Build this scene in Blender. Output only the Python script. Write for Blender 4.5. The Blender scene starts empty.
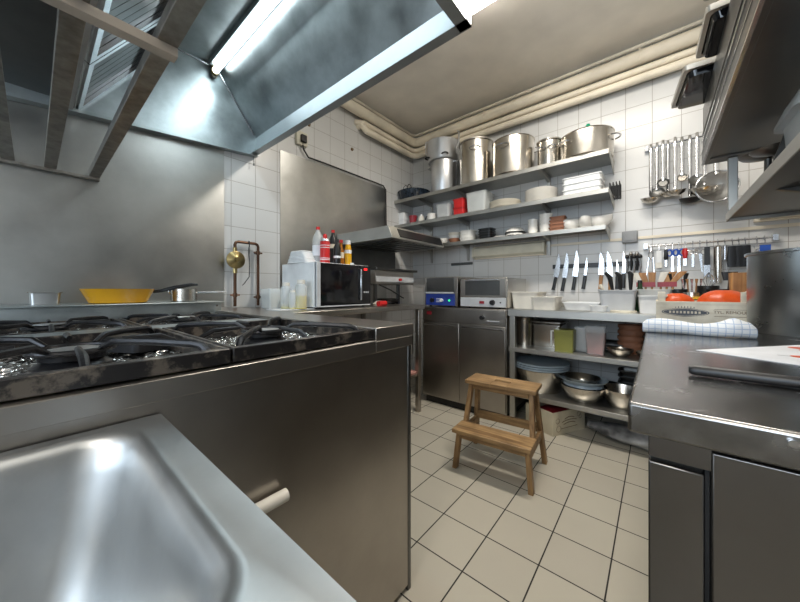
import bpy, math, random
from mathutils import Vector, Matrix
C = bpy.context.scene.collection
PI = math.pi
rnd = random.Random(7)
# ---------------------------------------------------------------- room size (metres)
XL, XR, YB, YF, ZC = -2.26, 0.78, 2.95, -1.70, 2.883
EYE = 1.02
YAW = math.radians(39.9)
FPX = 307.4
def ray(px, py):
    r = (px-400)/FPX
    return (-math.sin(YAW)+math.cos(YAW)*r, math.cos(YAW)+math.sin(YAW)*r, (290.2-py)/FPX)
def ax(px, Y):
    "X of a measured bearing on the row at depth Y"
    d = ray(px, 290); return d[0]*Y/d[1]
def ay(px, X):
    d = ray(px, 290); return d[1]*X/d[0]
def az(px, py, Y):
    d = ray(px, py); return EYE + d[2]*Y/d[1]
# ---------------------------------------------------------------- mesh builder
class MB:
    def __init__(s): s.v=[]; s.f=[]; s.mi=[]; s.cur=0
    def add(s, vs, fs):
        n=len(s.v); s.v+= [tuple(v) for v in vs]; s.f+=[tuple(i+n for i in f) for f in fs]; s.mi+=[s.cur]*len(fs); return s
    def box(s, x0,x1,y0,y1,z0,z1, M=None):
        vs=[Vector((x,y,z)) for z in (z0,z1) for y in (y0,y1) for x in (x0,x1)]
        if M: vs=[M@v for v in vs]
        return s.add(vs,[(0,2,3,1),(4,5,7,6),(0,1,5,4),(2,6,7,3),(0,4,6,2),(1,3,7,5)])
    def loft(s, rings, cap0=True, cap1=True, closed=True, M=None):
        n=len(rings[0]); vs=[Vector(p) for r in rings for p in r]
        if M: vs=[M@v for v in vs]
        fs=[]
        for k in range(len(rings)-1):
            for i in range(n if closed else n-1):
                j=(i+1)%n; fs.append((k*n+i,k*n+j,(k+1)*n+j,(k+1)*n+i))
        if cap0: fs.append(tuple(range(n-1,-1,-1)))
        if cap1: fs.append(tuple((len(rings)-1)*n+i for i in range(n)))
        return s.add(vs,fs)
    def lathe(s, prof, n=24, M=None, c=(0,0,0)):
        # prof: list of (r,z); r==0 at ends closes
        cap0 = prof[0][0]<1e-6; cap1 = prof[-1][0]<1e-6
        pr = prof[1:] if cap0 else prof
        pr = pr[:-1] if cap1 else pr
        rings=[[(c[0]+r*math.cos(2*PI*i/n),c[1]+r*math.sin(2*PI*i/n),c[2]+z) for i in range(n)] for r,z in pr]
        return s.loft(rings, cap0 or True if cap0 else False, cap1, True, M)
    def cyl(s, p0, p1, r0, r1=None, n=16):
        if r1 is None: r1=r0
        p0=Vector(p0); p1=Vector(p1); d=(p1-p0); q=d.to_track_quat('Z','Y').to_matrix().to_4x4()
        M=Matrix.Translation(p0)@q; L=d.length
        return s.loft([[(r0*math.cos(2*PI*i/n),r0*math.sin(2*PI*i/n),0) for i in range(n)],
                       [(r1*math.cos(2*PI*i/n),r1*math.sin(2*PI*i/n),L) for i in range(n)]],M=M)
    def tube(s, pts, r, n=8, closed=False, flat=1.0):
        P=[Vector(p) for p in pts]; m=len(P); rings=[]; up=None
        for i in range(m):
            if closed: t=(P[(i+1)%m]-P[i-1]).normalized()
            else: t=(P[min(i+1,m-1)]-P[max(i-1,0)]).normalized()
            if up is None:
                up=Vector((0,0,1)) if abs(t.z)<.9 else Vector((1,0,0))
            u=(up-t*up.dot(t)).normalized(); w=t.cross(u); up=u
            rr=r[i] if isinstance(r,(list,tuple)) else r
            rings.append([P[i]+u*(rr*flat*math.cos(2*PI*k/n))+w*(rr*math.sin(2*PI*k/n)) for k in range(n)])
        if closed:
            rings.append(rings[0]); return s.loft(rings,False,False)
        return s.loft(rings)
    def prism(s, poly, a, b, axis='y', M=None):
        # poly of 2D points extruded along axis from a to b
        def P(p,t):
            return {'y':(p[0],t,p[1]),'x':(t,p[0],p[1]),'z':(p[0],p[1],t)}[axis]
        return s.loft([[P(p,a) for p in poly],[P(p,b) for p in poly]],M=M)
def rrect(w,d,r,z,n=5,cx=0,cy=0):
    r=min(r,w/2-1e-4,d/2-1e-4); out=[]
    for k,(sx,sy) in enumerate(((1,1),(-1,1),(-1,-1),(1,-1))):
        for i in range(n+1):
            a=k*PI/2+i*PI/2/n
            out.append((cx+sx*(w/2-r)+r*math.cos(a),cy+sy*(d/2-r)+r*math.sin(a),z))
    return out
def mesh(name, mb, mat, parent=None, loc=(0,0,0), rz=0, bevel=0, ang=35, seg=2):
    me=bpy.data.meshes.new(name); me.from_pydata(mb.v,[],mb.f); me.validate(); 
    mats=mat if isinstance(mat,(list,tuple)) else [mat]
    for m in mats: me.materials.append(m)
    if len(mats)>1:
        for p,i in zip(me.polygons,mb.mi): p.material_index=i
    import bmesh
    bm=bmesh.new(); bm.from_mesh(me); bmesh.ops.recalc_face_normals(bm,faces=bm.faces); bm.to_mesh(me); bm.free()
    me.polygons.foreach_set('use_smooth',[True]*len(me.polygons))
    me.set_sharp_from_angle(angle=math.radians(ang))
    o=bpy.data.objects.new(name,me); C.objects.link(o); o.location=loc; o.rotation_euler=(0,0,rz)
    if parent: o.parent=parent
    if bevel:
        b=o.modifiers.new('edge','BEVEL'); b.width=bevel; b.segments=seg; b.limit_method='ANGLE'; b.angle_limit=math.radians(40); b.harden_normals=False
    return o
def tag(o,label=None,cat=None,group=None,kind=None):
    if label: o['label']=label
    if cat: o['category']=cat
    if group: o['group']=group
    if kind: o['kind']=kind
    return o
def thing(name,label,cat,loc,rz=0,group=None,rot=None):
    o=bpy.data.objects.new(name,None); C.objects.link(o); o.empty_display_size=.05
    o.location=loc; o.rotation_euler=rot if rot else (0,0,rz)
    return tag(o,label,cat,group)
def struct(name,mb,mat,bevel=0): return tag(mesh(name,mb,mat,bevel=bevel),kind='structure')
def dup(root,loc,rz=0,label=None,group=None,scale=None,rot=None):
    r=root.copy(); C.objects.link(r); r.location=loc; r.rotation_euler=rot if rot else (0,0,rz)
    if scale: r.scale=scale if isinstance(scale,tuple) else (scale,)*3
    if label: r['label']=label
    if group: r['group']=group
    for ch in list(root.children):
        c=ch.copy(); C.objects.link(c); c.parent=r
        for g in list(ch.children):
            d=g.copy(); C.objects.link(d); d.parent=c
    return r
def one(name,mb,mat,label,cat,loc=(0,0,0),rz=0,group=None,bevel=0,rot=None):
    o=mesh(name,mb,mat,loc=loc,rz=rz,bevel=bevel)
    if rot: o.rotation_euler=rot
    return tag(o,label,cat,group)
# ---------------------------------------------------------------- materials
def newmat(name):
    m=bpy.data.materials.new(name); m.use_nodes=True; nt=m.node_tree; b=nt.nodes['Principled BSDF']; return m,nt,b
def N(nt,t,**k):
    n=nt.nodes.new(t)
    for a,v in k.items():
        if a in n.inputs: n.inputs[a].default_value=v
        else: setattr(n,a,v)
    return n
def L(nt,a,b): nt.links.new(a,b)
def plain(name,col,rough=.5,metal=0,bump=0,bscale=60,var=.06,trans=0,ior=1.45,spec=None,coat=0,alpha=None,emit=None,es=1):
    m,nt,b=newmat(name)
    b.inputs['Roughness'].default_value=rough; b.inputs['Metallic'].default_value=metal
    b.inputs['Transmission Weight'].default_value=trans; b.inputs['IOR'].default_value=ior
    b.inputs['Coat Weight'].default_value=coat
    tc=N(nt,'ShaderNodeTexCoord'); no=N(nt,'ShaderNodeTexNoise',Scale=bscale/6,Detail=3.0); L(nt,tc.outputs['Object'],no.inputs['Vector'])
    r=N(nt,'ShaderNodeValToRGB'); c=Vector(col[:3])
    r.color_ramp.elements[0].color=(*(c*(1-var*2)),1); r.color_ramp.elements[1].color=(*[min(1,x) for x in (c*(1+var))],1)
    r.color_ramp.elements[0].position=.3; r.color_ramp.elements[1].position=.7
    L(nt,no.outputs['Fac'],r.inputs['Fac']); L(nt,r.outputs['Color'],b.inputs['Base Color'])
    if bump:
        n2=N(nt,'ShaderNodeTexNoise',Scale=bscale,Detail=4.0); L(nt,tc.outputs['Object'],n2.inputs['Vector'])
        bp=N(nt,'ShaderNodeBump',Strength=bump,Distance=.002); L(nt,n2.outputs['Fac'],bp.inputs['Height']); L(nt,bp.outputs['Normal'],b.inputs['Normal'])
    if alpha is not None: b.inputs['Alpha'].default_value=alpha
    if emit:
        b.inputs['Emission Color'].default_value=(*emit,1); b.inputs['Emission Strength'].default_value=es
    return m
def steel(name,col=(.62,.62,.61),rough=.3,stretch=(1,1,1),smudge=.12,bump=.05,scale=8,var=.12,metal=1.0):
    "brushed, smudged sheet steel"
    m,nt,b=newmat(name); b.inputs['Metallic'].default_value=metal
    tc=N(nt,'ShaderNodeTexCoord'); mp=N(nt,'ShaderNodeMapping'); mp.inputs['Scale'].default_value=stretch
    L(nt,tc.outputs['Object'],mp.inputs['Vector'])
    a=N(nt,'ShaderNodeTexNoise',Scale=scale,Detail=6.0,Roughness=.6); L(nt,tc.outputs['Object'],a.inputs['Vector'])
    g=N(nt,'ShaderNodeTexNoise',Scale=120,Detail=2.0); L(nt,mp.outputs[0],g.inputs['Vector'])
    r=N(nt,'ShaderNodeMapRange'); r.inputs['To Min'].default_value=max(.03,rough-smudge); r.inputs['To Max'].default_value=rough+smudge
    L(nt,a.outputs['Fac'],r.inputs['Value']); L(nt,r.outputs[0],b.inputs['Roughness'])
    cr=N(nt,'ShaderNodeValToRGB'); c=Vector(col)
    cr.color_ramp.elements[0].color=(*(c*(1-var)),1); cr.color_ramp.elements[1].color=(*(c*(1+var*.5)),1)
    cr.color_ramp.elements[0].position=.3; cr.color_ramp.elements[1].position=.7
    L(nt,a.outputs['Fac'],cr.inputs['Fac']); L(nt,cr.outputs[0],b.inputs['Base Color'])
    bp=N(nt,'ShaderNodeBump',Strength=bump,Distance=.001); L(nt,g.outputs['Fac'],bp.inputs['Height']); L(nt,bp.outputs[0],b.inputs['Normal'])
    return m
def tiles(name,plane,size,shift,col,col2,grout,mortar,rough,offset=(0,0),groutx=None):
    m,nt,b=newmat(name)
    tc=N(nt,'ShaderNodeTexCoord'); sp=N(nt,'ShaderNodeSeparateXYZ'); L(nt,tc.outputs['Object'],sp.inputs[0])
    cb=N(nt,'ShaderNodeCombineXYZ'); i,j=plane
    for k,(ax_,sh) in enumerate(((i,shift[0]),(j,shift[1]))):
        ad=N(nt,'ShaderNodeMath',operation='SUBTRACT'); L(nt,sp.outputs[ax_],ad.inputs[0]); ad.inputs[1].default_value=sh-40*size[k]
        L(nt,ad.outputs[0],cb.inputs[k])
    br=nt.nodes.new('ShaderNodeTexBrick'); br.offset=0; br.squash=1
    L(nt,cb.outputs[0],br.inputs['Vector'])
    for k,v in (('Color1',(*col,1)),('Color2',(*col2,1)),('Mortar',(*grout,1))): br.inputs[k].default_value=v
    br.inputs['Scale'].default_value=1; br.inputs['Mortar Size'].default_value=mortar; br.inputs['Mortar Smooth'].default_value=.2
    br.inputs['Bias'].default_value=0; br.inputs['Brick Width'].default_value=size[0]; br.inputs['Row Height'].default_value=size[1]
    no=N(nt,'ShaderNodeTexNoise',Scale=3.0,Detail=5.0); L(nt,tc.outputs['Object'],no.inputs['Vector'])
    mx=N(nt,'ShaderNodeMixRGB',blend_type='MULTIPLY'); mx.inputs[0].default_value=.18
    L(nt,br.outputs['Color'],mx.inputs[1]); L(nt,no.outputs['Fac'],mx.inputs[2]); 
    L(nt,mx.outputs[0],b.inputs['Base Color'])
    rr=N(nt,'ShaderNodeMapRange'); rr.inputs['To Min'].default_value=rough; rr.inputs['To Max'].default_value=.8
    L(nt,br.outputs['Fac'],rr.inputs['Value']); L(nt,rr.outputs[0],b.inputs['Roughness'])
    bp=N(nt,'ShaderNodeBump',Strength=.4,Distance=.002,invert=True); L(nt,br.outputs['Fac'],bp.inputs['Height'])
    L(nt,bp.outputs[0],b.inputs['Normal'])
    return m
def wood(name,c1,c2,scale=3,axis=0,rough=.55):
    m,nt,b=newmat(name); tc=N(nt,'ShaderNodeTexCoord'); mp=N(nt,'ShaderNodeMapping')
    s=[14,14,14]; s[axis]=1.2; mp.inputs['Scale'].default_value=s
    L(nt,tc.outputs['Object'],mp.inputs[0]); a=N(nt,'ShaderNodeTexNoise',Scale=scale,Detail=6.0,Distortion=1.2); L(nt,mp.outputs[0],a.inputs['Vector'])
    cr=N(nt,'ShaderNodeValToRGB'); cr.color_ramp.elements[0].color=(*c1,1); cr.color_ramp.elements[1].color=(*c2,1)
    cr.color_ramp.elements[0].position=.3; cr.color_ramp.elements[1].position=.68
    L(nt,a.outputs['Fac'],cr.inputs[0])
    d=N(nt,'ShaderNodeTexNoise',Scale=9.0,Detail=5.0); L(nt,tc.outputs['Object'],d.inputs['Vector'])
    dr=N(nt,'ShaderNodeValToRGB'); dr.color_ramp.elements[0].position=.35; dr.color_ramp.elements[0].color=(.45,.42,.4,1); dr.color_ramp.elements[1].position=.6
    L(nt,d.outputs['Fac'],dr.inputs[0]); mx=N(nt,'ShaderNodeMixRGB',blend_type='MULTIPLY'); mx.inputs[0].default_value=.6
    L(nt,cr.outputs[0],mx.inputs[1]); L(nt,dr.outputs[0],mx.inputs[2]); L(nt,mx.outputs[0],b.inputs['Base Color'])
    b.inputs['Roughness'].default_value=rough
    bp=N(nt,'ShaderNodeBump',Strength=.15,Distance=.002); L(nt,a.outputs['Fac'],bp.inputs['Height']); L(nt,bp.outputs[0],b.inputs['Normal'])
    return m
def glow(name,col,s):
    m=bpy.data.materials.new(name); m.use_nodes=True; nt=m.node_tree; nt.nodes.clear()
    e=nt.nodes.new('ShaderNodeEmission'); e.inputs[0].default_value=(*col,1); e.inputs[1].default_value=s
    o=nt.nodes.new('ShaderNodeOutputMaterial'); L(nt,e.outputs[0],o.inputs[0]); return m
def clearmat(name,col,alpha=.35,rough=.15):
    return plain(name,col,rough=rough,alpha=alpha,var=.03)
M={}
M['lip']=steel('hood_lip_steel',(.42,.46,.48),.5,(1,1,.05),.08,.03,6,.1)
M['panel']=steel('hood_steel',(.46,.51,.52),.38,(1,1,.05),.14,.05,4,.38)
M['wallsteel']=steel('wall_sheet_steel',(.45,.45,.43),.34,(.04,1,1),.13,.04,2.4,.22)
M['front']=steel('counter_steel',(.42,.39,.355),.32,(1,1,.04),.1,.04,3,.15)
M['sink']=steel('sink_steel',(.48,.49,.49),.40,(1,.05,1),.10,.04,7,.16)
M['top']=steel('worktop_steel',(.26,.255,.25),.24,(.1,1,1),.14,.06,14,.4)
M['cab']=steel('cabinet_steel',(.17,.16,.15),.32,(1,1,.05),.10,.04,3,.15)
M['pot']=steel('pot_steel',(.58,.545,.49),.24,(1,1,.05),.08,.03,9,.1)
M['alu']=steel('aluminium',(.66,.66,.66),.36,(1,1,.1),.1,.05,9,.12)
M['chrome']=steel('chrome',(.62,.63,.65),.2,(1,1,1),.06,.0,9,.05)
M['shelf']=steel('shelf_steel',(.46,.45,.42),.42,(.05,1,1),.1,.04,5,.12)
M['dsteel']=steel('dark_steel',(.15,.15,.145),.38,(.05,1,1),.1,.04,5,.2)
M['rack']=steel('rack_steel',(.36,.335,.30),.42,(.05,1,1),.12,.1,24,.4)
M['iron']=plain('cast_iron',(.022,.022,.024),.35,.6,.4,90,.2)
M['enamel']=plain('worn_black_enamel',(.030,.028,.027),.3,.3,.3,60,.35)
M['black']=plain('black_plastic',(.012,.012,.013),.35)
M['blackgloss']=plain('black_glass',(.006,.006,.007),.06)
M['white']=plain('white_plastic',(.78,.79,.79),.4)
M['whitepaint']=plain('cream_paint',(.80,.72,.58),.5,0,.1,20,.1)
M['ceil']=plain('ceiling_paint',(.84,.79,.71),.8,0,.1,25,.04)
M['cer']=plain('white_porcelain',(.80,.78,.73),.18)
M['cream']=plain('cream_porcelain',(.72,.68,.58),.22)
M['ivory']=plain('ivory_plastic',(.72,.69,.62),.4)
M['red']=plain('red_plastic',(.55,.02,.02),.3)
M['darkred']=plain('dark_red_plastic',(.28,.02,.03),.35)
M['terra']=plain('terracotta',(.30,.13,.07),.6,0,.2)
M['blue']=plain('blue_panel',(.03,.06,.30),.35)
M['bluep']=plain('blue_plastic',(.03,.10,.45),.3)
M['green']=plain('green_plastic',(.0,.30,.15),.35)
M['orange']=plain('orange_fruit',(.78,.10,.015),.35,0,.1,20,.2)
M['yellowpan']=plain('yellow_enamel',(.72,.36,.02),.16)
M['yellow']=plain('yellow_sauce',(.80,.42,.01),.3)
M['oil']=plain('cooking_oil',(.62,.50,.02),.15)
M['amber']=plain('amber_liquid',(.35,.12,.01),.2)
M['brass']=plain('brass',(.36,.28,.13),.32,1,.3,30,.3)
M['copper']=plain('aged_copper',(.16,.09,.06),.45,1,.2,30,.3)
M['clear']=clearmat('clear_plastic',(.80,.82,.82),.32)
M['clearw']=clearmat('frosted_plastic',(.80,.83,.82),.40,.3)
M['grey']=plain('grey_plastic',(.28,.29,.30),.5)
M['lightgrey']=plain('light_grey_plastic',(.5,.52,.54),.4)
M['bluelid']=plain('blue_grey_lid',(.33,.40,.45),.35)
M['wood']=wood('stool_wood',(.20,.11,.045),(.46,.29,.13),2.2,0)
M['woodz']=wood('stool_leg_wood',(.19,.10,.04),(.43,.27,.12),2.2,2)
M['beige']=plain('lit_crossbar_steel',(.44,.37,.30),.5,.3)  # rack steel with the front crossbar's lit tone put into the colour
M['bigpot']=steel('big_pot_steel',(.40,.42,.43),.3,(1,1,.05),.1,.04,4,.25)
M['pale']=wood('crate_wood',(.74,.67,.53),(.90,.85,.72),2,0,.7)
M['handle']=wood('handle_wood',(.30,.14,.05),(.50,.27,.11),3,2)
M['rubber']=plain('dark_rubber',(.02,.02,.02),.7)
M['inkblue']=plain('faded_ink',(.10,.11,.13),.7)
M['ink']=plain('brown_ink',(.16,.10,.05),.7)
M['cord']=plain('black_cord',(.012,.012,.012),.5)
M['paper']=plain('paper',(.80,.81,.84),.6)
M['speck']=plain('speckled_enamel',(.02,.03,.045),.2,0,0,300,.9)
M['tube']=glow('hood_tube_light',(.85,.96,1.0),7)
M['ceillamp']=glow('ceiling_lamp_diffuser',(1,.95,.88),16)
M['led']=glow('red_display',(1,.03,.03),1.5)
M['gled']=glow('green_pilot_light',(.05,1,.3),1.2)
M['diff']=plain('yellowed_diffuser',(.62,.59,.48),.3)
M['seam']=plain('dark_gap',(.01,.01,.01),.8)
# floor and walls
M['floor']=tiles('floor_tiles',(0,1),(.205,.205),(-.747,1.820),(.56,.52,.43),(.52,.48,.40),(.02,.018,.015),.0028,.34)
M['tileb']=tiles('back_wall_tiles',(0,2),(.160,.158),(-.027,2.264),(.66,.66,.65),(.64,.64,.63),(.34,.32,.29),.0018,.30)
M['tilel']=tiles('left_wall_tiles',(1,2),(.168,.158),(1.05,1.779),(.66,.66,.65),(.64,.64,.63),(.34,.32,.29),.0018,.30)
def foilmat():
    m,nt,b=newmat('crumpled_foil'); b.inputs['Metallic'].default_value=1; b.inputs['Roughness'].default_value=.18
    b.inputs['Base Color'].default_value=(.62,.6,.58,1)
    tc=N(nt,'ShaderNodeTexCoord'); v=N(nt,'ShaderNodeTexVoronoi',Scale=70.0); L(nt,tc.outputs['Object'],v.inputs['Vector'])
    bp=N(nt,'ShaderNodeBump',Strength=1.0,Distance=.01); L(nt,v.outputs['Distance'],bp.inputs['Height']); L(nt,bp.outputs[0],b.inputs['Normal'])
    return m
M['foil']=foilmat()
def wornmat():
    m,nt,b=newmat('worn_tray_enamel')
    tc=N(nt,'ShaderNodeTexCoord'); a=N(nt,'ShaderNodeTexNoise',Scale=18.0,Detail=8.0,Roughness=.65); L(nt,tc.outputs['Object'],a.inputs['Vector'])
    cr=N(nt,'ShaderNodeValToRGB'); e=cr.color_ramp.elements; e[0].position=.5; e[0].color=(.020,.018,.018,1); e[1].position=.58; e[1].color=(.13,.11,.09,1)
    L(nt,a.outputs['Fac'],cr.inputs[0]); L(nt,cr.outputs[0],b.inputs['Base Color']); b.inputs['Roughness'].default_value=.3; b.inputs['Metallic'].default_value=.3
    return m
M['worn']=wornmat()
def clothmat():
    m,nt,b=newmat('blue_checked_cloth'); tc=N(nt,'ShaderNodeTexCoord'); sp=N(nt,'ShaderNodeSeparateXYZ'); L(nt,tc.outputs['Object'],sp.inputs[0])
    outs=[]
    for k,per in ((0,.017),(2,.015)):
        mm=N(nt,'ShaderNodeMath',operation='PINGPONG'); mm.inputs[1].default_value=per/2; L(nt,sp.outputs[k],mm.inputs[0])
        lt=N(nt,'ShaderNodeMath',operation='LESS_THAN'); lt.inputs[1].default_value=.0011; L(nt,mm.outputs[0],lt.inputs[0]); outs.append(lt)
    mx=N(nt,'ShaderNodeMath',operation='MAXIMUM'); L(nt,outs[0].outputs[0],mx.inputs[0]); L(nt,outs[1].outputs[0],mx.inputs[1])
    c=N(nt,'ShaderNodeMixRGB'); c.inputs[1].default_value=(.74,.76,.78,1); c.inputs[2].default_value=(.42,.50,.64,1)
    L(nt,mx.outputs[0],c.inputs[0]); L(nt,c.outputs[0],b.inputs['Base Color']); b.inputs['Roughness'].default_value=.9
    return m
M['cloth']=clothmat()
# ---------------------------------------------------------------- the room
T=.12
struct('floor',MB().box(XL-T,XR+T,YF-T,YB+T,-.1,0),M['floor'])
struct('ceiling',MB().box(XL-T,XR+T,YF-T,YB+T,ZC,ZC+.1),M['ceil'])
struct('wall_left',MB().box(XL-T,XL,YF-T,YB+T,0,ZC),M['tilel'])
struct('wall_back',MB().box(XL,XR,YB,YB+T,0,ZC),M['tileb'])
struct('wall_right',MB().box(XR,XR+T,YF-T,YB+T,0,ZC),M['tilel'])
w=MB(); wx0,wx1,wz0,wz1=-1.35,.45,1.0,2.3
w.box(XL,wx0,YF-T,YF,0,ZC); w.box(wx1,XR,YF-T,YF,0,ZC); w.box(wx0,wx1,YF-T,YF,0,wz0); w.box(wx0,wx1,YF-T,YF,wz1,ZC)
struct('wall_front',w,M['tileb'])
w=MB()
for a,b_ in ((wx0,wx0+.05),(wx1-.05,wx1),(-.475,-.425)): w.box(a,b_,YF-.08,YF-.03,wz0,wz1)
w.box(wx0,wx1,YF-.08,YF-.03,wz0,wz0+.05); w.box(wx0,wx1,YF-.08,YF-.03,wz1-.05,wz1)
struct('window_1',w,M['white'])
def trimpipe(pts,r,nm): return struct(nm,MB().tube(pts,r,14),M['whitepaint'])
def bend(x,y,z,xe=XR,y0=None,rr=.07):
    "pipe from near end on the left wall, round the corner, along the back wall"
    pts=[(x,y0,z)]
    pts+=[(x,y-rr,z)]+[(x+rr-rr*math.cos(a),y-rr+rr*math.sin(a),z) for a in (PI/8,PI/4,3*PI/8)]+[(x+rr,y,z),(xe,y,z)]
    return pts
trimpipe([(XL,2.06,2.63),(XL+.05,2.06,2.63)]+bend(XL+.07,YB-.07,2.585,y0=2.10)[0:],.030,'trim_1')
trimpipe([(XL,2.02,2.66)]+bend(XL+.07,YB-.07,2.645,y0=2.06),.024,'trim_2')
trimpipe(bend(XL+.075,YB-.07,2.738,y0=YF),.050,'trim_3')
trimpipe(bend(XL+.04,YB-.035,2.845,y0=YF),.014,'trim_4')
k=0
w=MB()
for x in (-1.5,-.9,-.3,.3): w.box(x-.012,x+.012,YB-.055,YB,2.84,2.85); w.box(x+.2,x+.208,YB-.125,YB-.118,2.69,2.78)
for y in (1.3,1.8,2.3): w.box(XL,XL+.055,y-.012,y+.012,2.84,2.85)
struct('trim_5',w,M['whitepaint'])
struct('trim_6',MB().box(-1.45,XR,YB-.012,YB,1.405,1.425),M['whitepaint'])
# ---------------------------------------------------------------- camera and light
cam=bpy.data.cameras.new('camera'); co=bpy.data.objects.new('camera',cam); C.objects.link(co)
co.location=(0,0,EYE); co.rotation_euler=(PI/2,0,YAW); cam.sensor_width=36; cam.lens=36*FPX/800; cam.shift_y=(290.2-301)/800; cam.clip_start=.02
bpy.context.scene.camera=co
def area(name,loc,rot,sx,sy,e,col,vis=True):
    l=bpy.data.lights.new(name,'AREA'); l.shape='RECTANGLE'; l.size=sx; l.size_y=sy; l.energy=e; l.color=col
    o=bpy.data.objects.new(name,l); C.objects.link(o); o.location=loc; o.rotation_euler=rot; return o
area('window_daylight',((wx0+wx1)/2,YF-.02,1.65),(-PI/2-.45,0,PI),1.7,1.2,46,(.72,.86,1.0))
area('ceiling_lamp_light',(-.33,1.75,ZC-.085),(0,0,0),1.0,.16,24,(1,.93,.82))
pl=bpy.data.lights.new('rear_fill_light','POINT'); pl.energy=42; pl.color=(1,.94,.86); pl.shadow_soft_size=.18  # added fill without any fitting, brightens the ceiling
po=bpy.data.objects.new('rear_fill_light',pl); C.objects.link(po); po.location=(-.2,-.95,2.42)
area('hood_tube_daylight',(-1.45,.765,2.36),(0,0,0),1.4,.03,3.6,(.80,.94,1.0))
wd=bpy.data.worlds.new('world'); bpy.context.scene.world=wd; wd.use_nodes=True
wd.node_tree.nodes['Background'].inputs[0].default_value=(.75,.85,1,1); wd.node_tree.nodes['Background'].inputs[1].default_value=.8
vs=bpy.context.scene.view_settings; vs.view_transform='Standard'; vs.look='None'; vs.exposure=0.2; vs.gamma=1.0
# ================================================================ HOOD over the range
HB=XL+.01; HF=-.53; HY=1.05; HYN=-1.0
hood=thing('extractor_hood','large brushed steel extractor hood above the gas range with open sloping underside','extractor hood',(HB,HY,2.0))
def hm(name,mb,mat,bevel=0): 
    o=mesh(name,mb,mat,parent=hood,bevel=bevel); o.location=(-HB,-HY,-2.0); return o
def rim(y): return 2.01+(y-1.05)*.095 if y<1.05 else 2.01
lo=MB()
lo.box(HB,HF,HY-.004,HY,2.0,2.14); lo.box(HB,HF,HY-.045,HY-.004,2.0,2.006)
lo.box(HF-.004,HF,HYN,HY,2.0,2.14); lo.box(HF-.045,HF-.004,HYN,HY-.004,2.0,2.006)
hm('rim',lo,M['lip'])
w=MB()   # wall side plate with slightly dropping lower edge
w.prism([(HY-.004,2.0),(HY-.004,2.13),(.78,2.50),(HYN,2.50),(HYN,1.80)],HB,HB+.006,'x'); w.prism([(HY-.004,1.985),(HY-.004,2.0),(HYN,1.81),(HYN,1.795)],HB,HB+.05,'x')
hm('wall_side_panel',w,M['panel'])
w=MB().prism([(HY-.004,2.13),(.78,2.50),(.78,2.506),(HY,2.14)],HB,HF,'x'); hm('sloping_panel',w,M['panel'])
w=MB().box(HB,HF,.36,.78,2.50,2.506); hm('top_panel',w,M['panel'])
w=MB().box(HB+.006,HF-.004,HYN,.074,1.955,1.962); hm('baffle_panel',w,M['dsteel'])
# filter bank: inclined cartridges between gutter and top panel
a0=Vector((0,.13,1.93)); a1=Vector((0,.37,2.28)); dv=(a1-a0); ln=dv.length; dv.normalize(); nv=Vector((0,dv.z,-dv.y))
x=HB+.01
for k in range(3):
    x1=x+.50
    fr=MB(); 
    def pt(xx,t,d): return Vector((xx,0,0))+Vector((0,.13,1.93))+dv*t+nv*d
    def slab(mb,xa,xb,t0,t1,d0,d1):
        vs=[pt(xx,t,d) for d in (d0,d1) for t in (t0,t1) for xx in (xa,xb)]
        mb.add(vs,[(0,2,3,1),(4,5,7,6),(0,1,5,4),(2,6,7,3),(0,4,6,2),(1,3,7,5)])
    slab(fr,x,x+.03,0,ln,0,.02); slab(fr,x1-.03,x1,0,ln,0,.02); slab(fr,x+.03,x1-.03,0,.03,0,.02); slab(fr,x+.03,x1-.03,ln-.03,ln,0,.02)
    bf=MB()
    for j in range(7): slab(bf,x+.035+j*.062,x+.035+j*.062+.056,.03,ln-.03,.0,.004)
    slab(bf,x+.03,x1-.03,.03,ln-.03,-.012,-.006)
    o=hm('filter_frame',fr,M['chrome']); p=hm('filter_baffle',bf,M['dsteel']); p.parent=o; p.location=(0,0,0)
    x=x1+.01
w=MB().box(HB+.006,HF-.05,.075,.128,1.905,1.92).box(HB+.006,HF-.05,.075,.08,1.92,1.97); hm('grease_gutter',w,M['alu'])
w=MB().box(HB,HF,.365,.375,2.29,2.5); hm('edge_strip',w,M['panel'])
w=MB()
for (p,q) in (((HB+.012,HY-.02,2.14),(HB+.012,.785,2.488)),((HB+.012,.78,2.488),(HB+.012,.36,2.488))): w.cyl(p,q,.004,n=6)
hm('weld_seam',w,M['chrome'])
w=MB().prism([(HY,2.14),(.78,2.52),(HYN,2.52),(HYN,2.6),(HY,2.6)],HF-.004,HF,'x'); hm('outer_cheek',w,M['front'])
w=MB().cyl((HB+.03,HY-.03,2.0),(HB+.03,HY-.03,1.93),.0025,n=6).cyl((HB+.03,HY-.03,1.93),(HB+.03,HY-.03,1.915),.006,n=8); hm('drain_pin',w,M['dsteel'])
lamp=thing('hood_lamp','bright fluorescent tube along the top fold inside the extractor hood','lamp',(-1.45,.76,2.44))
w=MB().box(-.75,.75,-.035,.035,.025,.058); mesh('housing',w,M['panel'],lamp,bevel=.003)
w=MB().cyl((-.74,0,0),(.74,0,0),.018,n=16); mesh('tube',w,M['tube'],lamp)
for s in (-1,1):
    w=MB().cyl((s*.74,0,0),(s*.765,0,0),.021,n=16).box(s*.752-.012,s*.752+.012,-.015,.015,0,.03); mesh('end_socket',w,M['brass'],lamp)
w=MB().tube([(-.765,0,0),(-.775,.02,-.015),(-.765,.03,.01),(-.772,.01,-.03),(-.765,-.01,-.02)],.004,6); mesh('wiring',w,M['whitepaint'],lamp)
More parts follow.
